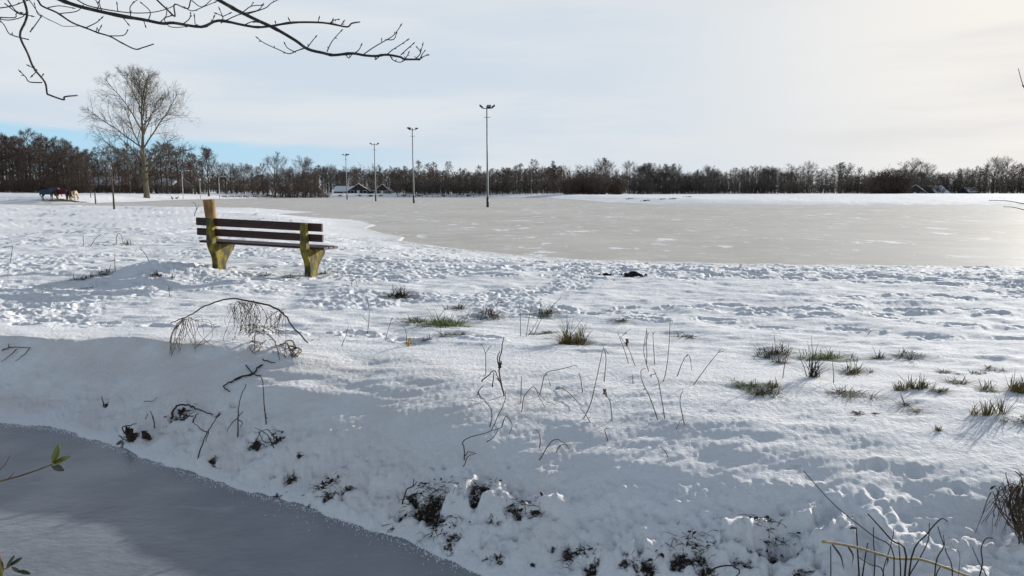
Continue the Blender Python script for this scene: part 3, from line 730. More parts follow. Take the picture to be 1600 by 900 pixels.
def far_wood():
    """the mass of wood far behind, too far to tell trees apart"""
    K = Geo(); r = random.Random(77)
    for i in range(2300):
        az = r.uniform(-.72, .72); d = r.uniform(350, 420); x = math.tan(az) * d; z0 = ground(x, d) if i % 10 == 0 else 1.3
        h = r.uniform(7, 11.5) * (1 + .2 * math.sin(az * 23))
        K.tube([(x, d, .5), (x + r.gauss(0, .3), d, 1 + h)], [.16, .03], 3, False)
        for j in range(38):
            z = 1 + h * r.uniform(.12, 1); a = r.uniform(0, 6.28); dd = Vector((math.cos(a), math.sin(a), r.uniform(.3, 1.2))).normalized()
            K.ribbon([Vector((x, d, z)), Vector((x, d, z)) + dd * r.uniform(1, 2.4)], [.10, .04], dd.orthogonal().normalized())
    tag(K.obj('far_woodland', 'twig_grey'), 'distant grey woodland closing the horizon', 'woodland', kind='stuff')
far_wood()

# ------------------------------------------------------------------ houses
def house(px, Y, wid, eave, ridge, dep, label, wall='brick', axis='x', rz=0.0, snow=True, name='house', sink=0.0):
    p = at_y(px, 300, Y); z = ground(p.x, Y) - .1 - sink
    root = empty(name, (p.x, Y, z), label, 'house', 'houses between the trees', rz)
    w = wid / 2; d = dep / 2
    g = Geo()
    if axis == 'x': g.prism([(-d, 0), (d, 0), (d, eave), (0, ridge), (-d, eave)], 0, -w, w)
    else: g.prism([(-w, 0), (w, 0), (w, eave), (0, ridge), (-w, eave)], 1, -d, d)
    g.obj('wall', wall, root)
    rf = None
    for sgn in (-1, 1):
        a, o = (d, w) if axis == 'x' else (w, d)
        k = (ridge - eave) / a; e = .45; t = .16
        q = [(0, ridge + .02), (sgn * (a + e), eave - k * e + .02), (sgn * (a + e), eave - k * e + .02 + t), (0, ridge + .02 + t)]
        if sgn > 0: q = q[::-1]
        g = Geo(); g.prism(q, 0 if axis == 'x' else 1, -o - .3, o + .3); ro = g.obj('roof', 'tile_dark', root); rf = rf or ro
        if axis == 'y':
            s2 = [(u * .99, v + .165) for u, v in q]; g = Geo(); g.prism(s2, 1, -o - .28, -o + .25); g.obj('snow_edge', 'roof_snow', ro)
        elif snow:
            s2 = [(u * .985, v + .165) for u, v in q]; g = Geo(); g.prism(s2, 0 if axis == 'x' else 1, -o - .22, o + .22); g.obj('snow_cover', 'roof_snow', ro)
    g = Geo(); g.box(w * .4 - .35, w * .4 + .35, -.35, .35, ridge - 1.0, ridge + 1.0); g.obj('chimney', 'brick', rf)
    fr = -d
    for i, wx in enumerate((-.6, -.05, .55)):
        x = wx * w
        if i == 1:
            g = Geo(); g.box(x - .5, x + .5, fr - .06, fr + .02, .1, 2.1); g.obj('door', 'white_paint', root); continue
        g = Geo(); g.box(x - .75, x + .75, fr - .05, fr + .02, .9, 2.1); wn = g.obj('window', 'white_paint', root)
        g = Geo(); g.box(x - .65, x + .65, fr - .08, fr - .052, 1.0, 2.0); g.obj('pane', 'pane', wn)
house(564, 292, 8.5, 1.7, 4.4, 8, 'house with broad snowy gable behind the two left masts', 'dark_wall', 'y', sink=.9)
house(541, 296, 8, 2.2, 4.0, 7, 'low house with flat looking snowy roof beside the gabled one', 'dark_wall', 'x', sink=1.5)
house(600, 294, 5.5, 2.0, 4.4, 7, 'small dark house with snowy gable right of the gabled one', 'dark_wall', 'y', sink=.9)
house(166, 246, 9, 2.4, 5.0, 7, 'house with snowy roof between horses and lone poplar', 'dark_wall', 'x', .4)
house(211, 250, 6, 2.2, 5.0, 7, 'house with snowy roof just left of the poplar trunk', 'dark_wall', 'y', .5)
house(287, 246, 6, 2.2, 4.8, 6, 'small house with snow edged gable beside the tall street lamp', 'plaster', 'y', .35)
house(262, 252, 6, 2.4, 4.6, 6, 'pale house right of the poplar trunk', 'plaster', 'x')
house(121, 249, 5, 2.4, 5.6, 6, 'house with snowy roof above the horses', 'dark_wall', 'x')
house(1432, 284, 8, 1.6, 4.6, 7, 'low house with bright snowy roof under the large right tree', 'dark_wall', 'y', -.6, sink=1.5)
house(1460, 287, 7, 1.8, 4.4, 7, 'house with snowy roof right of the low house', 'dark_wall', 'x', .35, sink=1.6)
house(1514, 286, 5, 1.4, 3.0, 5, 'small snowy roofed shed near the right edge', 'dark_wall', 'x', .2, sink=.8)

# ------------------------------------------------------------------ street lamps, stakes, fence
def street_lamp(px, top, base, Y, kind, label):
    b = at_y(px, base, Y); z = min(b.z, ground(b.x, Y)); H = at_y(px, top, Y).z - z
    root = empty('street_lamp', (b.x, Y, z), label, 'street lamp', 'street lamps by the houses')
    g = Geo(); g.tube([(0, 0, -.2), (0, 0, 1), (0, 0, H)], [.10, .09, .06], 8); g.obj('pole', 'pale_post', root, True)
    if kind == 'arm':
        g = Geo(); g.tube([(0, 0, H - .1), (.3, 0, H + .12), (.9, 0, H + .2)], [.05, .045, .04], 6); g.obj('arm', 'pale_post', root)
        g = Geo(); g.prism([(.8, H + .12), (1.7, H + .16), (1.7, H + .26), (1.3, H + .34), (.8, H + .28)], 1, -.14, .14); g.obj('lamp_head', 'pale_post', root)
    else:
        g = Geo(); g.tube([(0, 0, H - .02), (0, 0, H + .12), (0, 0, H + .36), (0, 0, H + .46)], [.10, .26, .34, .10], 10); g.obj('lamp_head', 'pale_post', root)
street_lamp(286, 268, 306, 176, 'arm', 'tall street lamp with side arm next to the small gabled house')
street_lamp(313, 282, 303, 180, 'top', 'short street lamp with round head left of the reddish tree')
street_lamp(343, 277, 306, 178, 'arm', 'street lamp with side arm right of the reddish tree')
def stake(px, top, base, label, name='fence_stake', r=.035, lean=0):
    b = hit(px, base); H = at_y(px, top, b.y).z - b.z; g = Geo()
    g.tube([(0, 0, -.2), (lean * .4, 0, H * .5), (lean, 0, H)], [r, r, r * .85], 7)
    o = g.obj(name, 'weathered', None, True); o.location = b; tag(o, label, 'stake')
stake(149.5, 299, 318.6, 'thin grey stake at the edge of the narrow ice strip', r=.09)
stake(142, 298, 309, 'farther thin stake right of the horses', r=.07)
def sapling():
    b = hit(178.5, 327); H = at_y(178.5, 248, b.y).z - b.z; g = Geo()
    pts = [Vector((-.0, 0, -.2)), Vector((0, 0, H * .3)), Vector((-.03, 0, H * .55)), Vector((-.25, 0, H * .8)), Vector((-.5, 0, H))]
    root = empty('sapling', b, 'slender leaning young tree at the near edge of the ice, left', 'tree')
    g.tube(pts, [.075, .06, .045, .03, .012], 7); g.obj('trunk', 'bark_dark', root, True); k = Geo()
    for i in range(34):
        t = rnd.uniform(1.8, 3.98); j = int(t); s = pts[j].lerp(pts[j + 1], t - j); d = Vector((rnd.gauss(0, 1), rnd.gauss(0, 1), rnd.uniform(.4, 1.5))).normalized()
        k.tube([s, s + d * .35, s + d * .65 + Vector((0, 0, .1))], [.010, .008, .004], 3, False)
    k.obj('crown', 'twig_brown', root)
sapling()
def far_fence():
    a, b = at_z(632, 306, .2), at_z(886, 306.5, .2)
    Y = 263.0; xa, xb = at_y(622, 300, Y).x, at_y(884, 300, Y).x; n = 30
    root = empty('rail_fence', ((xa + xb) / 2, Y, 0), 'low rail fence along the far shore behind the masts', 'fence')
    ox = (xa + xb) / 2; zs = []
    for i in range(n):
        x = xa + (xb - xa) * i / (n - 1) + rnd.gauss(0, .1); z = ground(x, Y); zs.append((x, z))
        g = Geo(); g.box(x - ox - .08, x - ox + .08, -.08, .08, z - .2, z + 1.15 + rnd.gauss(0, .05)); g.obj('post', 'weathered', root)
    for hh in (.55, 1.0):
        for i in range(0, n - 1, 2):
            (x0, z0), (x1, z1) = zs[i], zs[min(i + 2, n - 1)]
            g = Geo(); g.tube([(x0 - ox, -.1, z0 + hh), (x1 - ox, -.1, z1 + hh)], .055, 5); g.obj('rail', 'weathered', root)
far_fence()
# low waterside sedge clumps along the far shores
def sedge(px, py, w, label, grp, hs=1.0):
    p = hit(px, py); k = Geo(); r = random.Random(int(px * 7)); wd = w / FPX * p.y / 2
    for i in range(60):
        b = Vector((r.gauss(0, wd * .5), r.gauss(0, .25), -.1)); h = r.uniform(.25, .8) * hs; d = Vector((r.gauss(0, .35), r.gauss(0, .35), 1)).normalized()
        k.ribbon([b, b + d * h * .6, b + d * h + Vector((r.gauss(0, .15), 0, -.05))], [.03, .025, .01], Vector((1, r.gauss(0, .4), 0)).normalized())
    k.tube([(-wd * .9, 0, -.05), (0, .02, -.03), (wd * .9, 0, -.05)], .05, 4)
    o = k.obj('sedge_clump', 'dark_stem'); o.location = p; tag(o, label, 'plant', grp)
for i, px in enumerate((352, 361, 372, 384, 398, 412, 426, 441, 455, 468)): sedge(px + rnd.uniform(-2, 2), 308.0, 12, ordinal(i) + ' clump of dead sedge from the left at the shore above the bench', 'sedge clumps above the bench')
for i, px in enumerate((505, 530, 560, 581, 596, 628, 656, 690, 735)): sedge(px + rnd.uniform(-4, 4), 307.0, 7, ordinal(i) + ' small dead bush from the left on the far shore below the houses', 'dead bushes on the far shore', 1.3)
for i, px in enumerate((985, 1010, 1035, 1052, 1075)): sedge(px, 311 + rnd.uniform(-3, 3), 12, ordinal(i) + ' patch of dead weeds from the left on the snow spit', 'weeds on the snow spit', .5)

# ------------------------------------------------------------------ horses, birds
def horse_mesh(name, mat):
    """standing horse with head lowered to feed; faces +x, hooves at z=0, withers 1.6 m"""
    V, Ed, Ra = [], [], []
    def chain(pts, start=None):
        prev = start
        for (x, y, z, r) in pts:
            V.append((x, y, z)); Ra.append(r); i = len(V) - 1
            if prev is not None: Ed.append((prev, i))
            prev = i
        return prev
    V.append((0, 0, 1.18)); Ra.append(.33)
    ch = chain([(.38, 0, 1.20, .33), (.62, 0, 1.22, .29)], 0); chest = ch
    chain([(.85, 0, 1.22, .20), (1.08, 0, .98, .16), (1.28, 0, .68, .13), (1.40, 0, .50, .125), (1.50, 0, .30, .085), (1.55, 0, .14, .065)], chest)
    hip = chain([(-.38, 0, 1.22, .32), (-.64, 0, 1.24, .30)], 0)
    for s in (-1, 1):
        chain([(.60, s * .17, .95, .14), (.62, s * .17, .72, .085), (.62, s * .17, .46, .06), (.60, s * .17, .16, .045), (.64, s * .17, .03, .06)], chest)
        chain([(-.60, s * .18, .98, .18), (-.50, s * .18, .78, .12), (-.72, s * .18, .54, .07), (-.68, s * .18, .16, .05), (-.64, s * .18, .03, .065)], hip)
    for s in (-1, 1):
        n = [i for i, v in enumerate(V) if v == (1.28, 0, .68)][0]; chain([(1.22, s * .07, .80, .03), (1.19, s * .09, .88, .012)], n)
    me = bpy.data.meshes.new(name); me.from_pydata(V, Ed, []); o = bpy.data.objects.new(name, me); C.objects.link(o)
    md = o.modifiers.new('skin', 'SKIN'); md.use_smooth_shade = True
    for i, r in enumerate(Ra): me.skin_vertices[0].data[i].radius = (r, r)
    me.skin_vertices[0].data[0].use_root = True
    o.modifiers.new('sub', 'SUBSURF').levels = 1
    dg = bpy.context.evaluated_depsgraph_get(); m2 = bpy.data.meshes.new_from_object(o.evaluated_get(dg)); m2.materials.clear(); m2.materials.append(MATS[mat])
    bpy.data.objects.remove(o); return m2
def horse(px, base, Y, heading, coat, hair, rug, label):
    p = at_y(px, base, Y); z = ground(p.x, Y)
    root = empty('horse', (p.x, Y, z), label, 'horse', 'horses feeding on the far left field', heading)
    root.scale = (1.04,) * 3
    link('body', horse_mesh('body', coat), root)
    g = Geo(); g.tube([(-.92, 0, 1.36), (-1.02, 0, 1.2), (-1.03, 0, .85), (-.99, 0, .5)], [.05, .08, .10, .03], 8); g.obj('tail', hair, root, True)
    g = Geo(); g.prism([(.70, 1.50), (.92, 1.40), (1.14, 1.12), (1.30, .84), (1.36, .88), (1.20, 1.18), (.98, 1.46), (.74, 1.58)], 1, -.03, .03); g.obj('mane', hair, root)
    if rug:
        g = Geo(); n = 13; xs = [-.98, -.9, -.6, -.2, .2, .55, .80]; hw = [.26, .34, .365, .375, .375, .35, .28]; hz = [1.44, 1.52, 1.575, 1.55, 1.55, 1.56, 1.50]
        for x, w, zt in zip(xs, hw, hz):
            for k in range(n):
                a = math.pi * k / (n - 1); yy = w * math.cos(a); zz = 1.18 + (zt - 1.18) * math.sin(a)
                if k in (0, n - 1): zz = .80
                if k in (1, n - 2): yy = w * (1 if k == 1 else -1); zz = 1.05
                g.v.append((x, yy, zz))
        for i in range(len(xs) - 1):
            for k in range(n - 1):
                a = i * n + k; g.f.append((a, a + 1, a + n + 1, a + n))
        o = g.obj('horse_rug', rug, root, True); sd = o.modifiers.new('solid', 'SOLIDIFY'); sd.thickness = .02
horse(74, 308, 119, 0.1, 'horse_dark', 'hair_black', 'rug_blue', 'dark horse in blue rug, leftmost of the feeding group')
horse(86, 307.5, 122.5, -.35, 'horse_tan', 'hair_cream', 'rug_blue', 'tan legged horse mostly behind the blue rugged one')
horse(97, 308, 120.5, .25, 'horse_bay', 'hair_black', 'rug_maroon', 'bay horse in maroon rug in the middle of the group')
horse(107, 308.2, 118.5, 2.2, 'horse_bay', 'hair_black', 'rug_wine', 'bay horse in dark wine rug feeding with its rump turned')
horse(116.5, 307.5, 122, 1.75, 'horse_tan', 'hair_cream', None, 'pale horse without rug at the right end of the group')
def hay():
    p = at_y(101, 308.5, 118.2); k = Geo(); r = random.Random(3)
    for i in range(420):
        x, y = r.gauss(0, 1.5), r.gauss(0, .45); z = ground(p.x + x, 118.2 + y) - ground(p.x, 118.2) + .02 + abs(r.gauss(0, .10)) * math.exp(-x * x / 4)
        d = Vector((r.gauss(0, 1), r.gauss(0, 1), r.gauss(0, .25))).normalized() * .22
        k.ribbon([Vector((x, y, z)) - d, Vector((x, y, z)) + d], .035, d.orthogonal().normalized())
    o = k.obj('hay_pile', 'hay'); o.location = (p.x, 118.2, ground(p.x, 118.2)); tag(o, 'scattered tan hay on the snow under the horses', 'hay')
hay()
def bird(px, py, heading, label):
    p = hit(px, py); root = empty('goose', p, label, 'bird', 'dark geese at the ice edge', heading); root.scale = (1.05,) * 3
    g = Geo(); g.tube([(-.38, 0, .36), (-.28, 0, .34), (-.1, 0, .33), (.12, 0, .36), (.26, 0, .44), (.31, 0, .56), (.30, 0, .68), (.34, 0, .74), (.40, 0, .735), (.47, 0, .71)], [.02, .09, .15, .14, .085, .05, .042, .055, .045, .012], 10)
    g.obj('body', 'feather', root, True)
    for s in (-1, 1):
        g = Geo(); g.tube([(.0, s * .06, .24), (.01, s * .06, .02), (.09, s * .06, .01)], [.018, .014, .02], 6); g.obj('leg', 'feather', root)
        g = Geo(); g.tube([(.14, s * .13, .38), (-.1, s * .15, .38), (-.38, s * .05, .37)], [.03, .06, .015], 7); g.obj('wing', 'feather', root, True)
bird(269.3, 312.2, 2.6, 'left one of two dark geese on the ice edge')
bird(276.4, 312.0, .5, 'right one of two dark geese on the ice edge')

# ------------------------------------------------------------------ molehills
def molehill(px, py, r, label):
    p = hit(px, py); g = Geo(); n, m = 22, 9; q = random.Random(int(px))
    for i in range(m):
        t = i / (m - 1)
        for k in range(n):
            a = 2 * math.pi * k / n; rr = r * (1 - t) * (1 + .22 * math.sin(3 * a + px) + q.gauss(0, .07)); g.v.append((rr * math.cos(a) * 1.35, rr * math.sin(a), -.02 + r * .62 * (1 - (1 - t) ** 1.8) * (1 + q.gauss(0, .10))))
    for i in range(m - 1):
        for k in range(n): g.f.append((i * n + k, i * n + (k + 1) % n, (i + 1) * n + (k + 1) % n, (i + 1) * n + k))
    for c in range(26):
        a = q.uniform(0, 6.28); d = r * q.uniform(.7, 1.6); s = r * q.uniform(.06, .16); z = .0
        g.tube([(d * math.cos(a) * 1.3, d * math.sin(a), z - s), (d * math.cos(a) * 1.3 + s * .3, d * math.sin(a), z + s)], [s, s * .6], 5)
    o = g.obj('molehill', 'soil'); o.location = p; tag(o, label, 'molehill', 'molehills on the snow')
molehill(989, 431, .105, 'larger dark molehill on the snow near the ice edge')
molehill(947, 430, .06, 'smaller dark molehill left of the larger one')

# ------------------------------------------------------------------ grass tufts
def tuft(px, py, wpx, hpx, n, mat, label, flat=.4, grp='grass tufts poking through the snow'):
    p = hit(px, py); s = p.y / FPX; w = wpx * s / 2; h = hpx * s; g = Geo(); r = random.Random(int(px * 13 + py))
    cen = [(r.gauss(0, w * .5), r.gauss(0, min(w * .4, .16)), r.uniform(.45, 1.25)) for _ in range(max(2, n // 22))]
    for i in range(n):
        cc = cen[r.randrange(len(cen))]
        b = Vector((cc[0] + r.gauss(0, w * .14), cc[1] + r.gauss(0, w * .14), 0)); gz = ground(p.x + b.x, p.y + b.y) - p.z; b.z = gz - .015
        a = r.uniform(0, 6.28); ln = h * cc[2] * r.uniform(.4, 1.7); lean = r.uniform(.2, 1.5) * flat
        d = Vector((math.cos(a) * lean, math.sin(a) * lean * .8, 1)).normalized(); bend = Vector((math.cos(a), math.sin(a), -.7)) * ln * lean * r.uniform(.3, 1.1)
        sd = Vector((-math.sin(a), math.cos(a), 0)); wd = r.uniform(.0012, .0028) * max(1, p.y / 5)
        pts = [b + d * ln * t + bend * t * t for t in (0, .4, .75, 1)]
        pts = [q if q.z > gz + .004 or k == 0 else Vector((q.x, q.y, gz + .004)) for k, q in enumerate(pts)]
        g.ribbon(pts, [wd, wd, wd * .75, wd * .15], sd)
    o = g.obj('grass_tuft', mat); o.location = p; tag(o, label, 'grass', grp)
TUFTS = [(650, 503, 60, 14, 90, 'grass_dark', 'dark end of the long green grass patch left of centre', 1.1), (690, 508, 66, 20, 170, 'grass_green', 'long bright green grass patch left of centre', 1.1), (706, 524, 34, 12, 50, 'grass_dark', 'dark lower fringe of the long green grass patch', 1.0),
         (845, 494, 40, 16, 80, 'grass_dark', 'dark green tuft with tall stems, centre of the snow', .9), (852, 522, 30, 9, 40, 'grass_green', 'small green tuft left of the yellowish tuft', .9),
         (888, 538, 26, 30, 60, 'grass_straw', 'yellowish upright tuft with broken blades near centre', .55), (908, 533, 30, 22, 60, 'grass_straw', 'green yellow tuft touching the upright yellowish one', .7),
         (1080, 527, 34, 10, 40, 'grass_dark', 'flat dark tuft right of the tall centre stalks', 1.0), (1199, 554, 46, 20, 80, 'grass_dark', 'dark tuft, first of the right hand row', .7), (1216, 566, 22, 16, 30, 'dry_stem', 'brown dry tuft under the first dark tuft', .6),
         (1292, 560, 60, 18, 150, 'grass_green', 'wide green tuft, largest on the right', .95), (1268, 588, 28, 36, 26, 'dark_stem', 'spiky fan of dark stems below the wide green tuft', .5), (1335, 581, 34, 18, 70, 'grass_straw', 'straw coloured tuft below right of the wide one', .7),
         (1170, 604, 50, 12, 90, 'grass_green', 'low green tuft under the first dark tuft', 1.0), (1190, 613, 34, 16, 70, 'grass_dark', 'dark tuft at the right of the low green one', .8), (1212, 606, 26, 18, 40, 'grass_straw', 'small straw tuft right of the low green one', .5),
         (1326, 617, 40, 14, 70, 'grass_dark', 'dark drooping tuft alone below the straw one', 1.0), (1372, 560, 22, 14, 30, 'grass_dark', 'small dark tuft on the footprint edge', .7), (1423, 556, 40, 12, 60, 'grass_dark', 'dark green tuft in the upper right row', .9),
         (1415, 607, 46, 18, 70, 'grass_straw', 'pale straw tuft in the lower right row', .6), (1444, 606, 18, 16, 40, 'grass_green', 'green tuft beside the pale straw one', .5), (1472, 613, 40, 14, 50, 'grass_dark', 'ragged dark tuft right of the green one', .8),
         (1494, 596, 34, 14, 50, 'grass_dark', 'dark flattened tuft between lower right tufts', .9), (1480, 582, 38, 8, 40, 'dark_stem', 'thin dark streak of grass on a snow ledge', 1.0), (1550, 610, 28, 16, 50, 'grass_dark', 'dark tuft left of the edge tuft', .8), (1592, 610, 40, 24, 110, 'grass_straw', 'full brown green tuft at the right edge', .6),
         (1546, 648, 44, 22, 50, 'grass_straw', 'pale upright tuft in front near the right edge', .45), (1580, 655, 36, 10, 30, 'grass_straw', 'thin straw tuft at the right edge, lowest', .7), (1420, 634, 26, 16, 24, 'grass_dark', 'small curled tuft below the pale straw one', .9), (1434, 645, 20, 12, 16, 'grass_straw', 'tiny bent straw tuft under the curled one', .8),
         (1466, 673, 18, 14, 18, 'grass_straw', 'tiny lone straw tuft, front right', .5), (1331, 646, 28, 10, 20, 'dark_stem', 'small dark weed below the drooping tuft', .9), (1365, 646, 16, 6, 14, 'dark_stem', 'tiny dark speck of grass beside a small drift', .9),
         (627, 463, 30, 16, 80, 'dark_stem', 'dark clump of matted stems above the green patch', .8), (722, 483, 30, 12, 40, 'dark_stem', 'dark matted weeds left of the spiky ones', .9), (757, 492, 46, 22, 60, 'dark_stem', 'dark spiky weeds above the green patch', .7), (773, 474, 16, 8, 16, 'dark_stem', 'tiny dark weed behind the spiky ones', .7),
         (940, 488, 44, 6, 40, 'dark_stem', 'thin dark grass line on a drift edge', 1.0), (965, 502, 34, 7, 34, 'grass_dark', 'flat grass strip under the drift edge', 1.0), (1530, 583, 26, 9, 26, 'grass_dark', 'faint grass in the upper right snow', .9), (1560, 578, 26, 9, 26, 'grass_dark', 'faint grass right of the other faint one', .9),
         (193, 382, 30, 10, 20, 'dark_stem', 'small dark weed far left of the bench', .8), (246, 430, 40, 14, 40, 'dark_stem', 'dark withered weeds left of the bench leg', .8), (165, 428, 44, 14, 50, 'dark_stem', 'brown broken stems in the snow at left', .9), (120, 438, 26, 9, 24, 'dark_stem', 'dark stems left of the brown broken ones', .9),
         (125, 450, 46, 5, 26, 'dark_stem', 'flat dark stick like grass in the snow at far left', 1.2), (318, 415, 40, 7, 40, 'grass_dark', 'dark grass at the foot of the left bench leg', .9), (470, 433, 50, 7, 50, 'grass_dark', 'dark grass at the foot of the right bench leg', .9), (505, 428, 24, 8, 20, 'grass_dark', 'thin grass just right of the right bench leg', .9), (412, 431, 26, 6, 20, 'grass_dark', 'small dark grass between the bench legs', .9),
         (659, 533, 26, 12, 26, 'dark_stem', 'dark weed in a hollow below the green patch', .9)]
for px, py, w, h, n, mt, lab, fl in TUFTS: tuft(px, py, w * 1.1, h, int(n * 3), mt, lab, fl * (1.45 if fl > .6 else 1.0))

# ------------------------------------------------------------------ dry stalks: photo outlines stood up where they grow
def smooth(pts, n=4):
    out = []
    for i in range(len(pts) - 1):
        p0 = pts[max(i - 1, 0)]; p1 = pts[i]; p2 = pts[i + 1]; p3 = pts[min(i + 2, len(pts) - 1)]
        for k in range(n):
            t = k / n; out.append(.5 * ((2 * p1) + (p2 - p0) * t + (2 * p0 - 5 * p1 + 4 * p2 - p3) * t * t + (3 * p1 - p0 - 3 * p2 + p3) * t ** 3))
    return out + [pts[-1].copy()]
def clear_of(a, b, Y):
    q = at_y(a, b, Y)
    if q.z < ground(q.x, q.y) + .006:
        q = hit(a, b); c = Vector((0, 0, CAMZ)); q = c + (q - c) * (1 - .03 / (q - c).length)
    return q
def px_line(line, Y, lean, z0=None):
    return [clear_of(a, b, Y + lean * i / max(1, len(line) - 1)) for i, (a, b) in enumerate(line)]
def stalk(lines, w, mat, name, label, cat, grp=None, seeds=(), leanamt=.10):
    base = hit(*lines[0][0]); root = None; r = random.Random(int(lines[0][0][0] * 31 + lines[0][0][1])); gs = Geo()
    for li, ln in enumerate(lines):
        pts = px_line(ln, base.y, r.uniform(-leanamt, leanamt) if li == 0 else r.uniform(-.04, .04)); pts = [p - base for p in pts]
        if li == 0: pts[0] = Vector((pts[0].x, pts[0].y, -.03))
        sp = smooth(pts); n = len(sp); rad = w * (1 if li == 0 else .75)
        sp = [p + Vector((r.gauss(0, 1), r.gauss(0, 1), r.gauss(0, 1))) * w * .35 for p in sp]
        gs.tube(sp, [rad * (1 - .55 * i / n) for i in range(n)], 5)
    for (a, b, sz) in seeds:
        c = at_y(a, b, base.y) - base
        for k in range(5):
            d = Vector((r.gauss(0, .5), r.gauss(0, .5), 1)).normalized() * sz; s2 = d.orthogonal().normalized()
            gs.ribbon([c - d * .6, c, c + d * .7], [sz * .15, sz * .35, sz * .05], s2)
    if name == 'dry_stalk':
        for k in range(r.randrange(0, 4)):
            c = sp[r.randrange(len(sp) // 3, len(sp))]; d = Vector((r.gauss(0, .7), r.gauss(0, .7), r.uniform(-1, .6))).normalized() * r.uniform(.008, .022); gs.ribbon([c, c + d * .5, c + d], [.0006, .0022, .0004], d.orthogonal().normalized())
    o = gs.obj(name, mat, None, True); o.location = base
    tag(o, label, cat, grp); return o
ST = 'thin bare dry stalk standing in the snow right of centre'; GR = 'dry stalks standing in the snow'
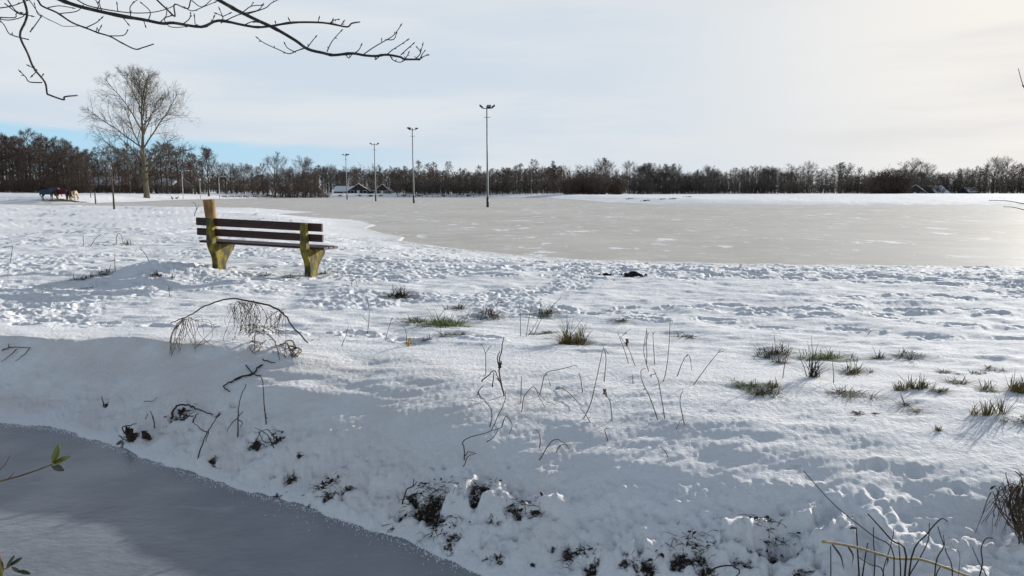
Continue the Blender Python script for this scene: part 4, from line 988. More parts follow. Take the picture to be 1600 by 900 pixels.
STALKS = [
    ([[(814, 524), (813, 500), (812, 474)]], 'thin upright stalk left of the dark stemmed tuft'), ([[(822, 525), (826, 500), (832, 472)], [(826, 524), (836, 508), (841, 498)]], 'pair of leaning stalks in front of the dark green tuft'),
    ([[(832, 523), (847, 497), (877, 464)]], 'long stalk leaning right across the dark green tuft'), ([[(984, 566), (972, 537), (965, 520)]], 'stalk leaning left, first of the centre right cluster'),
    ([[(995, 570), (982, 545), (970, 527)], [(970, 527), (978, 519), (985, 514)]], 'stalk leaning left with a side twig in the centre right cluster'), ([[(1016, 579), (1006, 550), (1011, 512)], [(1008, 540), (1013, 520)]], 'knobbly upright stalk in the centre right cluster'),
    ([[(1011, 566), (1010, 535), (1011, 515)]], 'short straight stalk beside the knobbly one'), ([[(1024, 569), (1021, 540), (1020, 519)], [(1020, 522), (1024, 518)]], 'straight stalk with hooked tip in the centre right cluster'),
    ([[(1035, 595), (1044, 560), (1047, 501)], [(1047, 502), (1051, 500)]], 'tallest straight stalk in the centre right cluster'), ([[(1056, 587), (1068, 563), (1075, 554), (1079, 562), (1081, 579)]], 'stalk bent over like an upturned V'),
    ([[(1080, 599), (1105, 572), (1126, 546)], [(1122, 550), (1130, 549)]], 'long stalk leaning far right'), ([[(1031, 655), (1016, 622), (1003, 595), (1002, 579), (1009, 576)]], 'tall stalk with hooked top in the lower cluster'),
    ([[(1040, 652), (1034, 625), (1028, 592), (1020, 576)], [(1024, 584), (1015, 586)]], 'tall stalk leaning left in the lower cluster'), ([[(1073, 663), (1064, 640), (1063, 622), (1067, 610)], [(1057, 672), (1062, 660), (1069, 652)]], 'crooked forked stalk right of the lower cluster'),
    ([[(957, 653), (954, 630), (945, 613)]], 'short stalk with a dark dead flower head'), ([[(908, 652), (925, 624), (936, 572), (943, 541)]], 'long stalk leaning right beside the dead flower head'),
    ([[(943, 596), (947, 562), (944, 545), (950, 552)]], 'stalk with a bent tip above the dead flower head'), ([[(927, 662), (915, 648), (906, 637)]], 'short stalk crossing the foot of the long leaning one'),
    ([[(842, 617), (848, 597), (855, 582), (876, 577), (898, 571), (902, 574)]], 'stalk arching over to the right'), ([[(815, 641), (819, 620), (834, 604), (842, 620), (853, 638)], [(834, 604), (850, 624), (869, 633)]], 'stalk bent into a sharp arch by the crest'),
    ([[(814, 628), (814, 608), (815, 589)]], 'upright stalk behind the sharp arch'), ([[(911, 611), (908, 597), (905, 582)]], 'short stalk alone above the crest'), ([[(861, 604), (875, 606), (890, 615), (907, 633)]], 'low stalk curving down right'),
    ([[(863, 604), (857, 591)]], 'very short stalk behind the low curved one'), ([[(953, 690), (947, 681), (945, 671), (951, 669)]], 'small hooked stalk low on the slope'), ([[(1047, 711), (1040, 706), (1032, 698)]], 'short thin stalk lying low on the slope'),
    ([[(840, 715), (858, 694), (872, 686), (888, 698)]], 'low arched stalk on the shaded slope'), ([[(864, 707), (874, 698), (884, 694), (889, 703)]], 'small twin arch on the shaded slope'), ([[(841, 698), (845, 684), (837, 671)]], 'reddish little stalk on the shaded slope'),
    ([[(574, 518), (577, 487), (572, 460)], [(575, 503), (568, 496), (562, 490)]], 'tall thin stalk left of the green patch'), ([[(531, 541), (540, 525), (545, 508)]], 'thin stalk below the tall one at left centre'), ([[(601, 532), (607, 514), (613, 495)], [(610, 500), (615, 498)]], 'thin stalk just left of the green patch'),
    ([[(550, 448), (550, 440), (554, 437), (557, 440), (558, 448)]], 'tiny hoop shaped stalk right of the bench'), ([[(16, 410), (18, 396), (20, 384)]], 'thin stalk standing at the far left'), ([[(141, 385), (148, 374), (157, 366)]], 'leaning stalk left of the bench in the distance'), ([[(130, 384), (130, 368)]], 'short upright stalk left of the leaning distant one'),
    ([[(182, 382), (182, 370), (186, 365), (190, 368), (192, 382)]], 'looped stalk left of the bench'), ([[(180, 424), (179, 410), (180, 396)]], 'thin stalk above the brown broken stems'), ([[(235, 408), (226, 396), (219, 386)], [(222, 392), (217, 388)]], 'dark stalk leaning left near the bench'),
    ([[(265, 462), (264, 452), (262, 444)], [(264, 452), (268, 448)]], 'small forked stalk left below the bench'), ([[(303, 339), (305, 332), (307, 325), (304, 317), (299, 317)], [(306, 330), (311, 320)]], 'curled weed beside the wooden post'), ([[(1182, 601), (1180, 592)]], 'tiny stalk above the low green tuft'),
    ([[(1304, 598), (1302, 580), (1301, 566)]], 'upright stalk right of the dark stem fan'), ([[(1222, 590), (1228, 560), (1233, 536)], [(1228, 560), (1238, 545)]], 'stalk pair above the dark stem fan'), ([[(1352, 522), (1362, 516), (1370, 517)]], 'small bent stick on the open snow at right'),
    ([[(1420, 500), (1424, 497), (1428, 502)]], 'tiny arched stalk on the open snow at right'), ([[(985, 575), (992, 590)]], 'stub of stalk in the lower cluster'), ([[(990, 598), (988, 586)]], 'tiny stub beside the lower cluster')]
for ln, lab in STALKS:
    sd = [(945, 612, .03), (947, 617, .02)] if 'flower head' in lab and 'short' in lab else ([(989, 535, .0)] if False else ())
    d = hit(*ln[0][0]).y
    stalk(ln, .0030 * max(1, d / 6), 'dry_stem', 'dry_stalk', lab, 'stalk', GR, sd)
stalk([[(981, 541), (980, 534)]], .006, 'dark_stem', 'seed_head', 'small black dead seed head among the centre right stalks', 'plant', None, [(980, 533, .035), (979, 537, .03)])
stalk([[(637, 541), (639, 534), (641, 528)], [(637, 541), (637, 534)]], .009, 'straw_stub', 'straw_stub', 'short bright yellow stub casting a long shadow', 'stalk', None, [(640, 532, .028), (638, 535, .022)])
stalk([[(635, 538), (635, 524), (632, 511)]], .003, 'dry_stem', 'dry_stalk', 'thin stalk growing beside the bright yellow stub', 'stalk', GR)
stalk([[(790, 618), (783, 600), (780, 572), (784, 545), (787, 527)], [(781, 575), (777, 560), (782, 548)], [(770, 604), (772, 582)], [(752, 596), (763, 587), (773, 580), (780, 594), (785, 608)], [(784, 600), (776, 590)]], .0055, 'dark_stem', 'woody_weed', 'dark woody weed standing on the crest at centre', 'plant', None, [(781, 571, .03), (783, 567, .02)])
stalk([[(759, 585), (759, 565), (758, 550), (752, 537)], [(759, 552), (764, 544), (768, 541)]], .0032, 'dry_stem', 'dry_stalk', 'thin forked stalk left of the dark woody weed', 'stalk', GR)
stalk([[(744, 614), (750, 607), (755, 604)], [(747, 614), (752, 624)]], .004, 'dark_stem', 'bent_twig', 'small bent twig on the crest below the woody weed', 'twig')
stalk([[(725, 716), (725, 700), (725, 688), (750, 679), (784, 668)], [(727, 712), (733, 706), (744, 709)], [(768, 672), (778, 650), (789, 626), (790, 610)], [(784, 668), (790, 650), (800, 662), (796, 680)], [(765, 668), (768, 640), (745, 612)], [(724, 730), (731, 716), (743, 709)], [(760, 690), (770, 684), (778, 672)]], .0035, 'dark_stem', 'broken_weed', 'broken dark weed lying down the slope below the woody weed', 'plant')

# ------------------------------------------------------------------ withered brambles at the left
def bramble_arch():
    line = [(266, 505), (290, 495), (320, 479), (357, 467), (387, 470), (427, 480), (445, 492), (458, 512), (481, 536)]
    b = hit(481, 536); Y = b.y; root = empty('withered_bramble', (at_y(370, 470, Y).x, Y, hit(370, 540).z), 'large withered bramble arching over the snow with hanging dead leaves', 'plant')
    off = Vector(root.location); r = random.Random(4)
    main = smooth([p - off for p in px_line(line, Y - .12, .12)], 5); g = Geo(); n = len(main)
    g.tube([p + Vector((r.gauss(0, .003), r.gauss(0, .003), r.gauss(0, .003))) for p in main], [.0045 + .0035 * (1 - abs(2 * i / n - 1.25)) for i in range(n)], 6); g.obj('stem', 'dark_stem', root, True)
    S, Lf = Geo(), Geo()
    def leaf(c, sz):
        d = Vector((r.gauss(0, .35), r.gauss(0, .35), -1)).normalized() * sz; s = d.orthogonal().normalized(); s.rotate(Quaternion(d.normalized(), r.uniform(0, 6)))
        Lf.ribbon([c, c + d * .5 + s * sz * .1, c + d], [sz * .08, sz * .26, sz * .03], s)
    def strand(a, e, w=.0022, leaves=2):
        w *= 1.05; leaves = leaves if r.random() < .5 else 0
        A = clear_of(*a, Y + r.uniform(-.1, .1)) - off; B = clear_of(*e, Y + r.uniform(-.18, .18)) - off; m = A.lerp(B, .5) + Vector((r.gauss(0, .03), r.gauss(0, .03), r.gauss(.02, .02)))
        sp = smooth([A, m, B], 4); S.tube(sp, [w * (1 - .4 * i / len(sp)) for i in range(len(sp))], 4)
        for _ in range(leaves): leaf(sp[r.randrange(2, len(sp))], r.uniform(.012, .032))
    for i in range(14): strand((288 + r.gauss(0, 3), 498), (264 + r.uniform(0, 18), 540 + r.uniform(-8, 18)), .0024, 1)
    for i in range(6): strand((295 + r.gauss(0, 3), 496), (300 + r.gauss(0, 6), 535 + r.uniform(-6, 18)), .0026, 1)
    for i in range(5): strand((300 + r.uniform(-3, 8), 500), (315 + r.uniform(0, 30), 530 + r.uniform(-25, 15)), .0018, 0)
    strand((303, 546), (336, 512), .0022, 0); strand((308, 541), (330, 505), .002, 0)
    for i in range(30): strand((382 + r.uniform(-14, 20), 469 + r.uniform(0, 4)), (392 + r.gauss(0, 14), 515 + r.uniform(-14, 12)), .0023, 2)
    for i in range(10): strand((362 + r.uniform(-5, 12), 472 + r.uniform(0, 8)), (362 + r.gauss(0, 8), 500 + r.uniform(-6, 32)), .0018, 3)
    for i in range(22): strand((428 + r.uniform(-12, 18), 482 + r.uniform(0, 10)), (425 + r.gauss(0, 16), 522 + r.uniform(-12, 8)), .002, 1)
    for i in range(16): strand((400 + r.uniform(-30, 40), 510 + r.uniform(-4, 10)), (430 + r.uniform(-60, 30), 522 + r.uniform(-6, 6)), .0025, 1)
    strand((417, 522), (437, 563), .004, 1); strand((420, 530), (429, 545), .003, 1)
    for i in range(6): strand((392 + r.gauss(0, 2), 533), (395 + r.uniform(-9, 12), 553 + r.uniform(-6, 2)), .003, 0)
    for i in range(7): strand((446 + r.gauss(0, 2), 533 + r.uniform(0, 4)), (450 + r.uniform(-14, 18), 558 + r.uniform(-6, 4)), .003, 1)
    for i in range(6): strand((462, 543), (464 + r.gauss(0, 4), 558), .005, 1)
    strand((446, 533), (463, 545), .006, 0); strand((398, 532), (408, 520), .005, 0)
    tag(S.obj('hanging_stems', 'dry_stem', root, True), kind='stuff'); tag(Lf.obj('dead_leaves', 'dead_leaf', root), kind='stuff')
bramble_arch()
stalk([[(415, 563), (404, 574), (396, 583), (373, 591), (353, 601), (350, 607), (358, 612)], [(396, 583), (380, 589), (360, 598)], [(411, 563), (420, 565), (430, 567)], [(383, 572), (396, 584), (408, 587)]], .0075, 'dark_stem', 'bent_branch', 'thick dark bent branch with drooping tip on the left bank crest', 'branch', None, [(360, 611, .06), (356, 609, .05)])
stalk([[(371, 677), (372, 652), (374, 628), (385, 600)], [(371, 653), (360, 664), (355, 674)], [(371, 653), (380, 642)], [(372, 656), (378, 660), (376, 668)]], .0045, 'dark_stem', 'dead_stem', 'upright forked dead stem below the bent branch', 'stalk')
stalk([[(416, 658), (413, 631), (410, 594), (404, 586)], [(415, 650), (418, 655)], [(413, 640), (416, 650)]], .004, 'dark_stem', 'dead_stem', 'thin hanging dead stem right of the forked one', 'stalk')
stalk([[(306, 719), (314, 700), (324, 676), (334, 660), (343, 644)], [(324, 676), (312, 669), (302, 661)], [(326, 674), (322, 690)]], .0045, 'dark_stem', 'dead_stem', 'long dead stem leaning right down the left bank', 'stalk')
stalk([[(267, 646), (274, 636), (286, 632), (302, 636), (317, 643), (331, 649)], [(302, 662), (303, 654), (310, 648)], [(278, 648), (290, 650), (303, 652)]], .0075, 'dark_stem', 'arched_root', 'dark arched root over a small hollow in the left bank', 'root', None, [(285, 646, .06), (296, 649, .06), (342, 640, .05), (346, 643, .05)])
stalk([[(242, 664), (239, 652), (234, 641)], [(242, 664), (236, 645)], [(227, 655), (231, 647)]], .004, 'dark_stem', 'dead_stem', 'short forked dead stem standing left on the bank', 'stalk')
stalk([[(206, 690), (197, 680), (191, 668), (204, 664), (214, 662)], [(186, 680), (196, 688), (208, 692)], [(200, 676), (212, 682)]], .005, 'dead_leaf', 'twig_tangle', 'tangle of brown twigs and leaves at the far left of the bank', 'twig', None, [(203, 678, .06), (208, 684, .05), (199, 672, .04), (226, 680, .05), (232, 682, .04)])
stalk([[(163, 637), (161, 628), (159, 620)]], .005, 'dark_stem', 'dead_stem', 'tiny dark stub low on the left bank face', 'stalk', None, [(166, 635, .03)])
stalk([[(224, 620), (228, 627), (238, 628), (246, 622)]], .003, 'dark_stem', 'bent_twig', 'small curved twig on the shaded left bank', 'twig')
stalk([[(430, 694), (418, 680), (406, 672), (399, 668)], [(400, 688), (408, 672)], [(432, 696), (420, 672), (404, 676)], [(440, 690), (430, 684), (418, 670)], [(405, 675), (412, 690), (430, 692)]], .0035, 'dark_stem', 'twig_tangle', 'tangle of dark twigs above the ditch edge left of centre', 'twig', None, [(402, 698, .05), (436, 691, .05)])
stalk([[(628, 776), (636, 765), (645, 760), (646, 748)], [(645, 760), (652, 752)]], .004, 'dark_stem', 'bent_twig', 'dark bent twig above the big patch of dead leaves', 'twig')
stalk([[(0, 543), (16, 544), (47, 545)], [(26, 546), (10, 562), (2, 566)], [(47, 545), (36, 556), (24, 566)], [(14, 543), (13, 538)]], .005, 'dark_stem', 'bent_branch', 'forked dark twig lying over the crest at the left edge', 'twig')
# patches of dead leaves and roots where the snow slipped
def leaf_patch(px, py, r_, n, label, mat='dead_leaf'):
    p = hit(px, py); g = Geo(); r = random.Random(int(px + py))
    for i in range(int(n * .5)):
        x, y = r.gauss(0, r_ * .5), r.gauss(0, r_ * .35); z = ground(p.x + x, p.y + y) - p.z + r.uniform(-.004, .008); c = Vector((x, y, z)); sz = r.uniform(.006, .016)
        d = Vector((r.gauss(0, 1), r.gauss(0, 1), r.gauss(0, .3))).normalized() * sz; s = d.orthogonal().normalized(); s.rotate(Quaternion(d.normalized(), r.uniform(0, 6.28)))
        g.ribbon([c - d, c - d * .3 + d.orthogonal() * .2, c + d * .4 + d.orthogonal() * .2, c + d], [sz * .1, sz * .45, sz * .4, sz * .08], s)
    for i in range(int(n * 1.5)):
        x, y = r.gauss(0, r_ * .5), r.gauss(0, r_ * .33); z = ground(p.x + x, p.y + y) - p.z; ln = r.uniform(.02, .075); a = r.uniform(0, 6.28)
        d = Vector((math.cos(a), math.sin(a) * .7 - .25, r.uniform(-.15, .55))).normalized(); w = r.uniform(.0008, .0018); b = Vector((x, y, z - .004)); dr = Vector((0, -.15, -1))
        g.tube([b, b + d * ln * .5 + dr * ln * .02, b + d * ln + dr * ln * r.uniform(.1, .4)], [w, w, w * .4], 3, False)
    o = g.obj('leaf_litter', mat); o.location = p; tag(o, label, 'dead leaves', 'patches of dead leaves on the bank')
for a in ((668, 785, .13, 130, 'largest patch of dead leaves at the middle of the bank'), (690, 818, .09, 60, 'dead leaves running down from the largest patch'), (756, 768, .07, 50, 'dead leaves in a hollow right of the largest patch'), (812, 794, .08, 50, 'line of dead leaves under the snow lip at centre'),
          (512, 756, .09, 60, 'dead leaves by the ditch edge left of centre'), (456, 747, .04, 24, 'small dark leaf knot at the ditch edge'), (290, 650, .08, 40, 'dead leaves in the hollow under the arched root'), (1075, 874, .10, 70, 'dark leaves and roots at the bottom centre right'),
          (1205, 862, .10, 60, 'dark leaves under the snow overhang at bottom right'), (905, 864, .08, 46, 'dead leaves in the low snow lip at bottom centre'), (1010, 885, .06, 36, 'dead leaves at the lower edge of the picture'), (210, 682, .06, 34, 'dead leaves at the far left of the bank'), (430, 690, .06, 34, 'dead leaves below the dark twig tangle')): leaf_patch(*a)

# ------------------------------------------------------------------ bottom right: broken reeds and dry shrub
def reeds():
    Y = 2.62
    def off(l): return [at_y(a, b, Y) for a, b in l]
    b = hit(1400, 895)
    stick = [(1285, 846), (1337, 855), (1397, 872), (1438, 874), (1478, 887), (1512, 900), (1560, 916)]
    root = empty('fallen_reed', at_y(1400, 880, Y), 'pale fallen reed stem lying across dark stalks at bottom right', 'plant'); o = Vector(root.location); g = Geo()
    sp = smooth([p - o for p in px_line(stick, Y - .03, .06)], 5); g.tube(sp, [.0046 if i % 5 else .0055 for i in range(len(sp))], 8); g.obj('stem', 'pale_stem', root, True)
    for i, (a, c) in enumerate((((1300, 850), (1318, 890)), ((1325, 854), (1331, 882)), ((1386, 868), (1378, 890)))):
        h = Geo(); A = at_y(*a, Y) - o; B = at_y(*c, Y) - o; m = A.lerp(B, .5) + Vector((.012, 0, 0)); h.ribbon(smooth([A, m, B], 3), [.004, .006, .006, .005, .004, .003, .001], Vector((.8, .6, 0))); h.obj('withered_leaf', 'dry_stem', root)
    stems = [([(1397, 869), (1361, 835), (1305, 790), (1256, 736)], .0032, 'longest thin stalk leaning far left at bottom right'), ([(1416, 870), (1393, 844), (1372, 820), (1356, 803)], .0048, 'thick broken stalk leaning left at bottom right'),
             ([(1298, 905), (1298, 853)], .0036, 'leftmost short upright stalk at bottom right'), ([(1342, 905), (1340, 860), (1338, 825)], .0048, 'dark upright stalk with bent top at bottom right'), ([(1367, 880), (1365, 850), (1365, 824)], .0034, 'thin upright stalk behind the pale stem'),
             ([(1347, 905), (1352, 870), (1356, 848)], .0042, 'upright stalk leaning right across the pale stem'), ([(1407, 905), (1406, 870), (1404, 847)], .0036, 'upright stalk right of the middle of the pale stem'), ([(1380, 894), (1388, 865), (1396, 835), (1395, 823)], .0026, 'thin curved stalk crossing the pale stem'),
             ([(1424, 872), (1448, 835), (1470, 811), (1481, 815)], .0040, 'stalk rising right from the pale stem with curled top'), ([(1420, 905), (1436, 874), (1450, 845), (1452, 817)], .0034, 'tall stalk bending upright right of the pale stem'), ([(1462, 882), (1474, 855), (1470, 838), (1465, 822)], .0034, 'stalk bowed right near the curled one'),
             ([(1488, 890), (1478, 862), (1474, 836)], .0030, 'thin stalk leaning left near the bowed one'), ([(1529, 905), (1535, 880), (1533, 858), (1540, 842), (1551, 841)], .0036, 'hooked stalk standing alone at bottom right'), ([(1543, 905), (1530, 880), (1519, 855)], .0026, 'thin stalk leaning left beside the hooked one'),
             ([(1380, 894), (1360, 882), (1342, 871)], .0034, 'low stalk leaning left under the pale stem'), ([(1462, 905), (1468, 888), (1472, 884)], .0030, 'short stalk poking up by the end of the pale stem'), ([(1500, 872), (1492, 858), (1484, 846)], .0014, 'wispy blade right of the curled stalk')]
    for l, w, lab in stems:
        r = random.Random(int(l[0][0])); yy = Y + r.uniform(-.05, .10); pts = px_line(l, yy, r.uniform(-.05, .05)); base = pts[0].copy(); gz = ground(base.x, base.y)
        pts = [Vector((base.x + (r.gauss(0, .01)), base.y, min(gz - .02, base.z - .02)))] + pts; q = smooth(pts, 4); g = Geo(); n = len(q)
        loc = Vector((base.x, base.y, gz)); g.tube([p - loc for p in q], [w * .8 * (1 - .45 * i / n) for i in range(n)], 6)
        if 'bent top' in lab: g.tube([q[-1] - loc, q[-1] - loc + Vector((-.018, 0, .001)), q[-1] - loc + Vector((-.024, 0, -.003))], [w, w * .8, w * .5], 5)
        ob = g.obj('reed_stalk', 'dark_stem', None, True); ob.location = loc; tag(ob, lab, 'stalk', 'broken reed stalks at bottom right')
reeds()
def dry_shrub():
    b = hit(1610, 830); root = empty('dry_shrub', b, 'dark dry shrub with drooping stems at the right edge', 'shrub'); r = random.Random(8); g, lv = Geo(), Geo(); Y = b.y
    for i in range(95):
        bx = 1600 + r.uniform(-14, 60); A = at_y(bx, 842 + r.uniform(-8, 10), Y + r.uniform(-.08, .1)) - b; A.z = -.02
        k = r.random(); tx = bx + r.gauss(-12, 16); ty = 742 + 30 * r.random() + .25 * abs(tx - 1615)
        t1 = at_y(tx, ty, Y + r.gauss(0, .06)) - b
        if k < .75: e = at_y(tx - r.uniform(4, 34), min(835, ty + r.uniform(18, 70)), Y + r.gauss(0, .07)) - b
        else: e = at_y(tx + r.gauss(-6, 10), ty - r.uniform(8, 24), Y + r.gauss(0, .06)) - b
        if e.z < .01: e.z = .01
        m0 = A.lerp(t1, .5) + Vector((r.gauss(0, .018), r.gauss(0, .02), 0)); sp = smooth([A, m0, t1, t1.lerp(e, .55) + Vector((r.gauss(0, .008), 0, .012)), e], 4)
        w = r.uniform(.0010, .0026); g.tube(sp, [w * (1.15 - .7 * q / len(sp)) for q in range(len(sp))], 4)
        for q in range(2):
            c = sp[r.randrange(len(sp) // 2, len(sp))]; d = Vector((r.gauss(0, .5), r.gauss(0, .5), -1)).normalized() * r.uniform(.012, .03); lv.ribbon([c, c + d * .5, c + d], [.001, .0045, .0008], d.orthogonal().normalized())
    tag(g.obj('stems', 'dry_stem', root, True), kind='stuff'); tag(lv.obj('withered_leaves', 'dead_leaf', root), kind='stuff')
dry_shrub()
stalk([[(1082, 905), (1110, 892), (1138, 890), (1155, 896), (1150, 906)]], .004, 'dark_stem', 'bent_twig', 'dark bent twig at the bottom edge right of centre', 'twig')

# ------------------------------------------------------------------ frost along the ditch edge
def frost():
    g = Geo(); r = random.Random(21)
    for i in range(2200):
        x = r.uniform(-3.9, .6); e = float(np.interp(x, EX, EY)); k = r.random(); d = -abs(r.gauss(0, .028)) if k < .8 else -abs(r.gauss(0, .10))
        y = e + d - .0; s = r.uniform(.0014, .0045) * (1 if k < .7 else .7); c = Vector((x, y, ICE)); a = r.uniform(0, 6.28)
        v = len(g.v); up = Vector((r.gauss(0, .6), r.gauss(-.3, .6), 1)).normalized() * s * 2.2
        g.v += [tuple(c + Vector((math.cos(a + q) * s, math.sin(a + q) * s, -.001))) for q in (0, 2.1, 4.2)] + [tuple(c + up)]
        g.f += [(v, v + 1, v + 3), (v + 1, v + 2, v + 3), (v + 2, v, v + 3)]
    tag(g.obj('hoar_frost', 'frost'), 'white frost crystals along the ditch ice edge', 'frost', kind='stuff')
frost()

# ------------------------------------------------------------------ overhanging tree at the left, reaching into the picture
def near_tree():
    root = empty('overhanging_tree', (-4.3, .5, ground(-4.3, .5)), 'bare dark branches of a near tree hanging in from the top left', 'tree')
    o = Vector(root.location); r = random.Random(15)
    g = Geo(); g.tube([(0, 0, -.3), (0, 0, .2), (.05, .05, 1.5), (.1, .15, 3.0), (.05, .3, 4.6), (.0, .35, 6.5)], [.26, .19, .16, .14, .11, .07], 12); g.obj('trunk', 'near_bark', root, True)
    fork = Vector((-4.2, .65, 3.6))
    D = 3.4
    limbs = {
        'A': (D, .0085, .003, [(60, -18), (88, -3), (117, 8), (150, 17), (190, 25), (225, 31), (250, 35), (275, 37.5), (307, 38), (350, 37.5), (382, 39.5), (400, 41), (424, 41), (458, 36.6), (494, 35), (516, 36), (540, 40), (552, 39), (562, 34)]),
        'B': (D + .1, .0085, .0042, [(300, -22), (340, -1), (370, 16), (384, 23), (404, 33), (432, 46), (460, 62), (480, 76), (504, 82), (520, 85), (550, 83.6), (568, 85), (588, 88.6), (604, 86), (624, 88), (633, 94), (646, 94), (657, 93)]),
        'C': (D - .2, .0052, .003, [(30, -12), (35, 0), (44, 20), (47, 37), (45, 60), (47.5, 85), (56, 107), (65, 127), (72.5, 145), (85, 150), (97.5, 155.5), (107.5, 152.5), (116, 148)]),
        'D': (D + .2, .0045, .0026, [(45, -12), (57, 0), (67, 10), (92, 21), (112, 35), (135, 44), (155, 52), (172, 57), (190, 67), (205, 74.5), (220, 74), (241, 69)]),
        'E': (D + .35, .0042, .0028, [(236, -14), (247, 0), (262, 15), (270, 24), (275, 24), (281, 11), (287, 10), (300, 0), (310, -12)]),
        'F': (D + .3, .0030, .0018, [(120, -2), (140, 10), (175, 17), (205, 19), (235, 18), (262, 14), (277, 7)]),
        'G': (D + .6, .0022, .0014, [(40, -8), (50, 7), (65, 24), (82, 34), (100, 41), (122, 40)]),
    }
    for key, (Y, w0, w1, line) in limbs.items():
        pts = smooth([at_y(a, b, Y) + Vector((0, r.gauss(0, .02), 0)) - o for a, b in line], 4); n = len(pts)
        if key in 'ABCD':
            f = fork - o; s = pts[0]; pre = smooth([f, f.lerp(s, .45) + Vector((0, .1, .35)), s], 5)[:-1]
            k = len(pre); pts = pre + pts; rad = [.045 * (1 - i / k) + w0 * (i / k) for i in range(k)] + [w0 + (w1 - w0) * i / n for i in range(n)]
        else: rad = [w0 + (w1 - w0) * i / n for i in range(n)]
        rad = [q * (1 + (.22 if r.random() < .12 else 0)) for q in rad]
        g = Geo(); g.tube(pts, rad, 7); g.obj('limb', 'near_bark', root, True)
    tw = [(D + .1, [(511, 81), (518, 65), (531, 47)]), (D + .1, [(480, 75), (487, 66), (492, 57)]), (D + .1, [(478, 75), (465, 80), (453, 85), (433, 76), (414, 68), (404, 60.6)]), (D + .1, [(462, 82), (449, 75), (444, 68)]), (D + .1, [(554, 83), (560, 78), (565, 71.6)]),
          (D + .1, [(568, 85), (582, 75), (596, 65), (612, 55), (622, 46), (626, 41)]), (D + .1, [(602, 62), (614, 60), (621, 53.6)]), (D + .1, [(596, 65), (595, 60)]), (D + .1, [(604, 86), (612, 78), (624, 71), (636, 63)]), (D + .1, [(626, 86), (636, 77), (645, 69)]), (D + .1, [(632, 93), (636, 88), (638, 82)]),
          (D + .1, [(540, 85), (545, 91), (551, 86)]), (D + .1, [(586, 88), (587, 94), (591, 90)]), (D + .1, [(610, 88), (616, 95.6), (625, 97.4), (633, 94)]), (D + .1, [(648, 93), (657, 83), (651, 73)]), (D + .1, [(657, 83), (660, 70)]), (D + .1, [(656, 93), (660, 86), (663, 79)]), (D + .1, [(658, 91), (664, 89), (669, 86)]),
          (D + .1, [(386, 22), (413, 12), (424, 6), (434, -2)]), (D + .1, [(380, 19), (392, 10), (406, 7)]), (D + .1, [(392, 10), (392, 3)]), (D - .2, [(47, 50), (57, 40), (67.5, 29)]), (D - .2, [(45, 62), (25, 57), (12, 51), (0, 37), (-8, 25)]), (D - .2, [(66, 129), (50, 129), (41, 121), (37.5, 114)]), (D - .2, [(57, 110), (50, 107), (45, 103)]),
          (D - .2, [(57, 112), (53, 118)]), (D - .2, [(64, 122), (62, 116)]), (D + .2, [(135, 43), (150, 35), (157.5, 28)]), (D + .2, [(153, 51), (159, 43)]), (D + .2, [(170, 56), (190, 54.5), (200, 49)]), (D + .2, [(150, 50), (157, 47)]), (D + .35, [(287, 10), (300, 17), (320, 12.5), (337, 5)]), (D + .35, [(270, 24), (259, 30), (262, 40), (282, 42.5), (305, 39)]),
          (D + .35, [(300, 1), (312, 9), (334, 0)]), (D, [(184, 17), (180, 5)]), (D, [(204, 24), (208, 12), (213, -2)]), (D, [(232, 31), (235, 18), (219, 4)]), (D, [(190, 25), (196, 35)]), (D, [(224, 31), (229, 41)]), (D, [(345, 36), (375, 24), (400, 15), (410, 8)]), (D, [(305, 38), (304, 26)]), (D, [(330, 37), (336, 28)]), (D, [(346, 35), (348, 26), (338, 21)]), (D, [(348, 26), (360, 22)]), (D, [(348, 26), (347, 17)]),
          (D, [(382, 39), (392, 34), (400, 32)]), (D, [(424, 41), (412, 37), (396, 34)]), (D, [(432, 41), (433, 37)]), (D, [(455, 37), (453, 32)]), (D, [(497, 35), (498, 29)]), (D, [(516, 36), (522, 32), (527, 29)]), (D, [(518, 36), (519, 31)]), (D, [(533, 39), (536, 35)]), (D, [(150, 17), (155, 10), (152, 0)]), (D, [(160, 19), (163, 8), (162, -4)]), (D, [(250, 35), (257, 24), (262, 15)]), (D, [(285, 38), (292, 28), (299, 22)]),
          (D - .1, [(-5, 31), (0, 31), (15, 32), (32, 27), (41, 22)]), (D - .1, [(-5, 13), (20, 10), (42, 1)]), (D - .1, [(7, 5), (25, 20), (42, 21)]), (D - .1, [(-4, 27), (14, 24), (30, 22), (46, 24)]), (D - .1, [(12, 0), (20, 15), (28, 18)]), (D + .3, [(94, 21), (115, 16), (130, 10)]), (D + .3, [(75, 12), (95, 10), (112, 12)]), (D + .6, [(66, 25), (60, 22), (52, 6)])]
    B = Geo()
    for Y, line in tw:
        T = Geo()
        pts = smooth([at_y(a, b, Y) + Vector((0, r.gauss(0, .015) * (i > 0), 0)) - o for i, (a, b) in enumerate(line)], 3); n = len(pts); w = .0026 if n > 6 else .0022
        T.tube(pts, [w * (1 - .35 * i / n) for i in range(n)], 5); T.obj('twig', 'near_bark', root, True)
        e = pts[-1]; d = (pts[-1] - pts[-2]).normalized(); B.tube([e - d * .004, e + d * .004, e + d * .016], [.0018, .0034, .0005], 5)
        for j in range(1, n - 1, 3):
            if r.random() < .55:
                d2 = (d + d.orthogonal() * r.choice((-1, 1)) * .9).normalized(); B.tube([pts[j], pts[j] + d2 * .006, pts[j] + d2 * .014], [.0014, .0026, .0004], 4)
    tag(B.obj('buds', 'near_bark', root, True), kind='stuff')
near_tree()

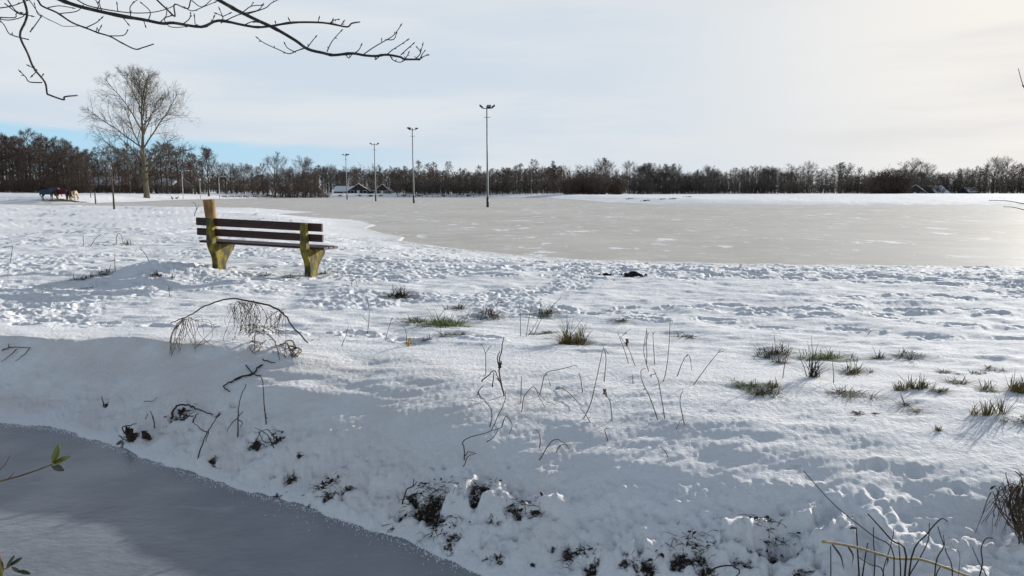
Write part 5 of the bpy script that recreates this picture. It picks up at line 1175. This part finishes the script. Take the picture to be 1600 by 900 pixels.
# ------------------------------------------------------------------ evergreen sprigs in the lower left corner, twigs at the right edge
def leaf_mesh(a, e, wid, up, mat, root, curl=.15):
    g = Geo(); d = e - a; L = d.length; d.normalize(); s = d.cross(up).normalized(); nrm = s.cross(d); n = 8
    for i in range(n + 1):
        t = i / n; w = wid * math.sin(math.pi * min(1, t * .93 + .04)) ** .7; c = a + d * L * t + nrm * curl * L * (t * t)
        g.v += [tuple(c - s * w + nrm * w * .35), tuple(c), tuple(c + s * w + nrm * w * .35)]
    for i in range(n):
        q = 3 * i; g.f += [(q, q + 1, q + 4, q + 3), (q + 1, q + 2, q + 5, q + 4)]
    ob = g.obj('leaf', mat, root, True); sd = ob.modifiers.new('solid', 'SOLIDIFY'); sd.thickness = .0006; return ob
def sprig_a():
    Y = 1.25; o = at_y(-60, 780, Y); root = empty('evergreen_sprig', (o.x - .25, Y - .1, ground(o.x - .25, Y - .1)), 'thin twig with three green leaves entering from the left edge', 'twig'); z = Vector(root.location)
    g = Geo(); line = smooth([Vector((0, 0, -.02)), Vector((.05, .05, .35)), at_y(-60, 768, Y) - z, at_y(0, 752, Y) - z, at_y(30, 744, Y) - z, at_y(60, 734, Y) - z, at_y(80, 726, Y) - z], 4)
    g.tube(line, [.0022 * (1 - .45 * i / len(line)) for i in range(len(line))], 6)
    g.tube([at_y(12, 749, Y) - z, at_y(22, 739, Y) - z], [.0011, .0006], 5); g.tube([at_y(-10, 745, Y) - z, at_y(8, 726, Y + .03) - z, at_y(16, 712, Y + .03) - z], [.0010, .0009, .0005], 5)
    g.obj('stem', 'dry_stem', root, True); b = at_y(80, 726, Y) - z
    leaf_mesh(b, at_y(114, 718, Y - .01) - z, .0085, Vector((0, -.5, .85)), 'leaf_green', root); leaf_mesh(b, at_y(100, 734, Y + .01) - z, .0055, Vector((0, -.9, .3)), 'leaf_dark', root); leaf_mesh(b + Vector((.003, 0, .003)), at_y(92, 694, Y + .01) - z, .0052, Vector((.6, -.75, .2)), 'leaf_green', root, .05)
sprig_a()
def sprig_b():
    Y = 1.22; root = empty('evergreen_sprig', (-1.1, Y, ground(-1.1, Y)), 'cluster of dark glossy leaves in the bottom left corner', 'twig'); z = Vector(root.location); g = Geo()
    c = at_y(6, 890, Y) - z; g.tube(smooth([Vector((0, 0, -.02)), Vector((.05, 0, .2)), at_y(-20, 905, Y) - z, c, at_y(16, 884, Y) - z], 4), .0016, 6); g.obj('stem', 'dry_stem', root, True)
    for a, e, w, m in (((3, 897), (4, 872), .0052, 'leaf_green'), ((10, 888), (25, 868), .0042, 'leaf_dark'), ((15, 884), (36, 872), .0036, 'leaf_dark'), ((18, 886), (34, 894), .0036, 'leaf_dark'), ((28, 892), (48, 897), .0034, 'leaf_dark'), ((4, 900), (-16, 884), .0050, 'leaf_green')):
        leaf_mesh(at_y(*a, Y) - z, at_y(*e, Y + .005) - z, w, Vector((rnd.gauss(0, .3), -.6, .7)), m, root, .1)
sprig_b()
def edge_twigs():
    Y = 3.0; b = Vector((2.75, 2.9, ground(2.75, 2.9))); root = empty('leaning_sapling', b, 'thin bare twigs of a sapling at the right edge', 'tree'); g = Geo()
    g.tube([Vector((0, 0, -.05)), Vector((.02, .05, .5)), Vector((-.02, .08, 1.0)), at_y(1660, 250, Y) - b, at_y(1630, 170, Y) - b], [.012, .010, .008, .005, .003], 7); g.obj('trunk', 'near_bark', root, True)
    for l in ([(1650, 345), (1615, 332), (1600, 328), (1584, 324), (1568, 323)], [(1655, 330), (1612, 319), (1597, 318), (1575, 314), (1545, 313)], [(1640, 190), (1612, 150), (1600, 136), (1595, 122), (1591, 107)], [(1604, 142), (1597, 133)]):
        k = Geo(); q = smooth([at_y(a, c, Y) - b for a, c in l], 4); k.tube(q, [.0022 * (1 - .5 * i / len(q)) for i in range(len(q))], 5); k.obj('twig', 'dry_stem', root, True)
edge_twigs()
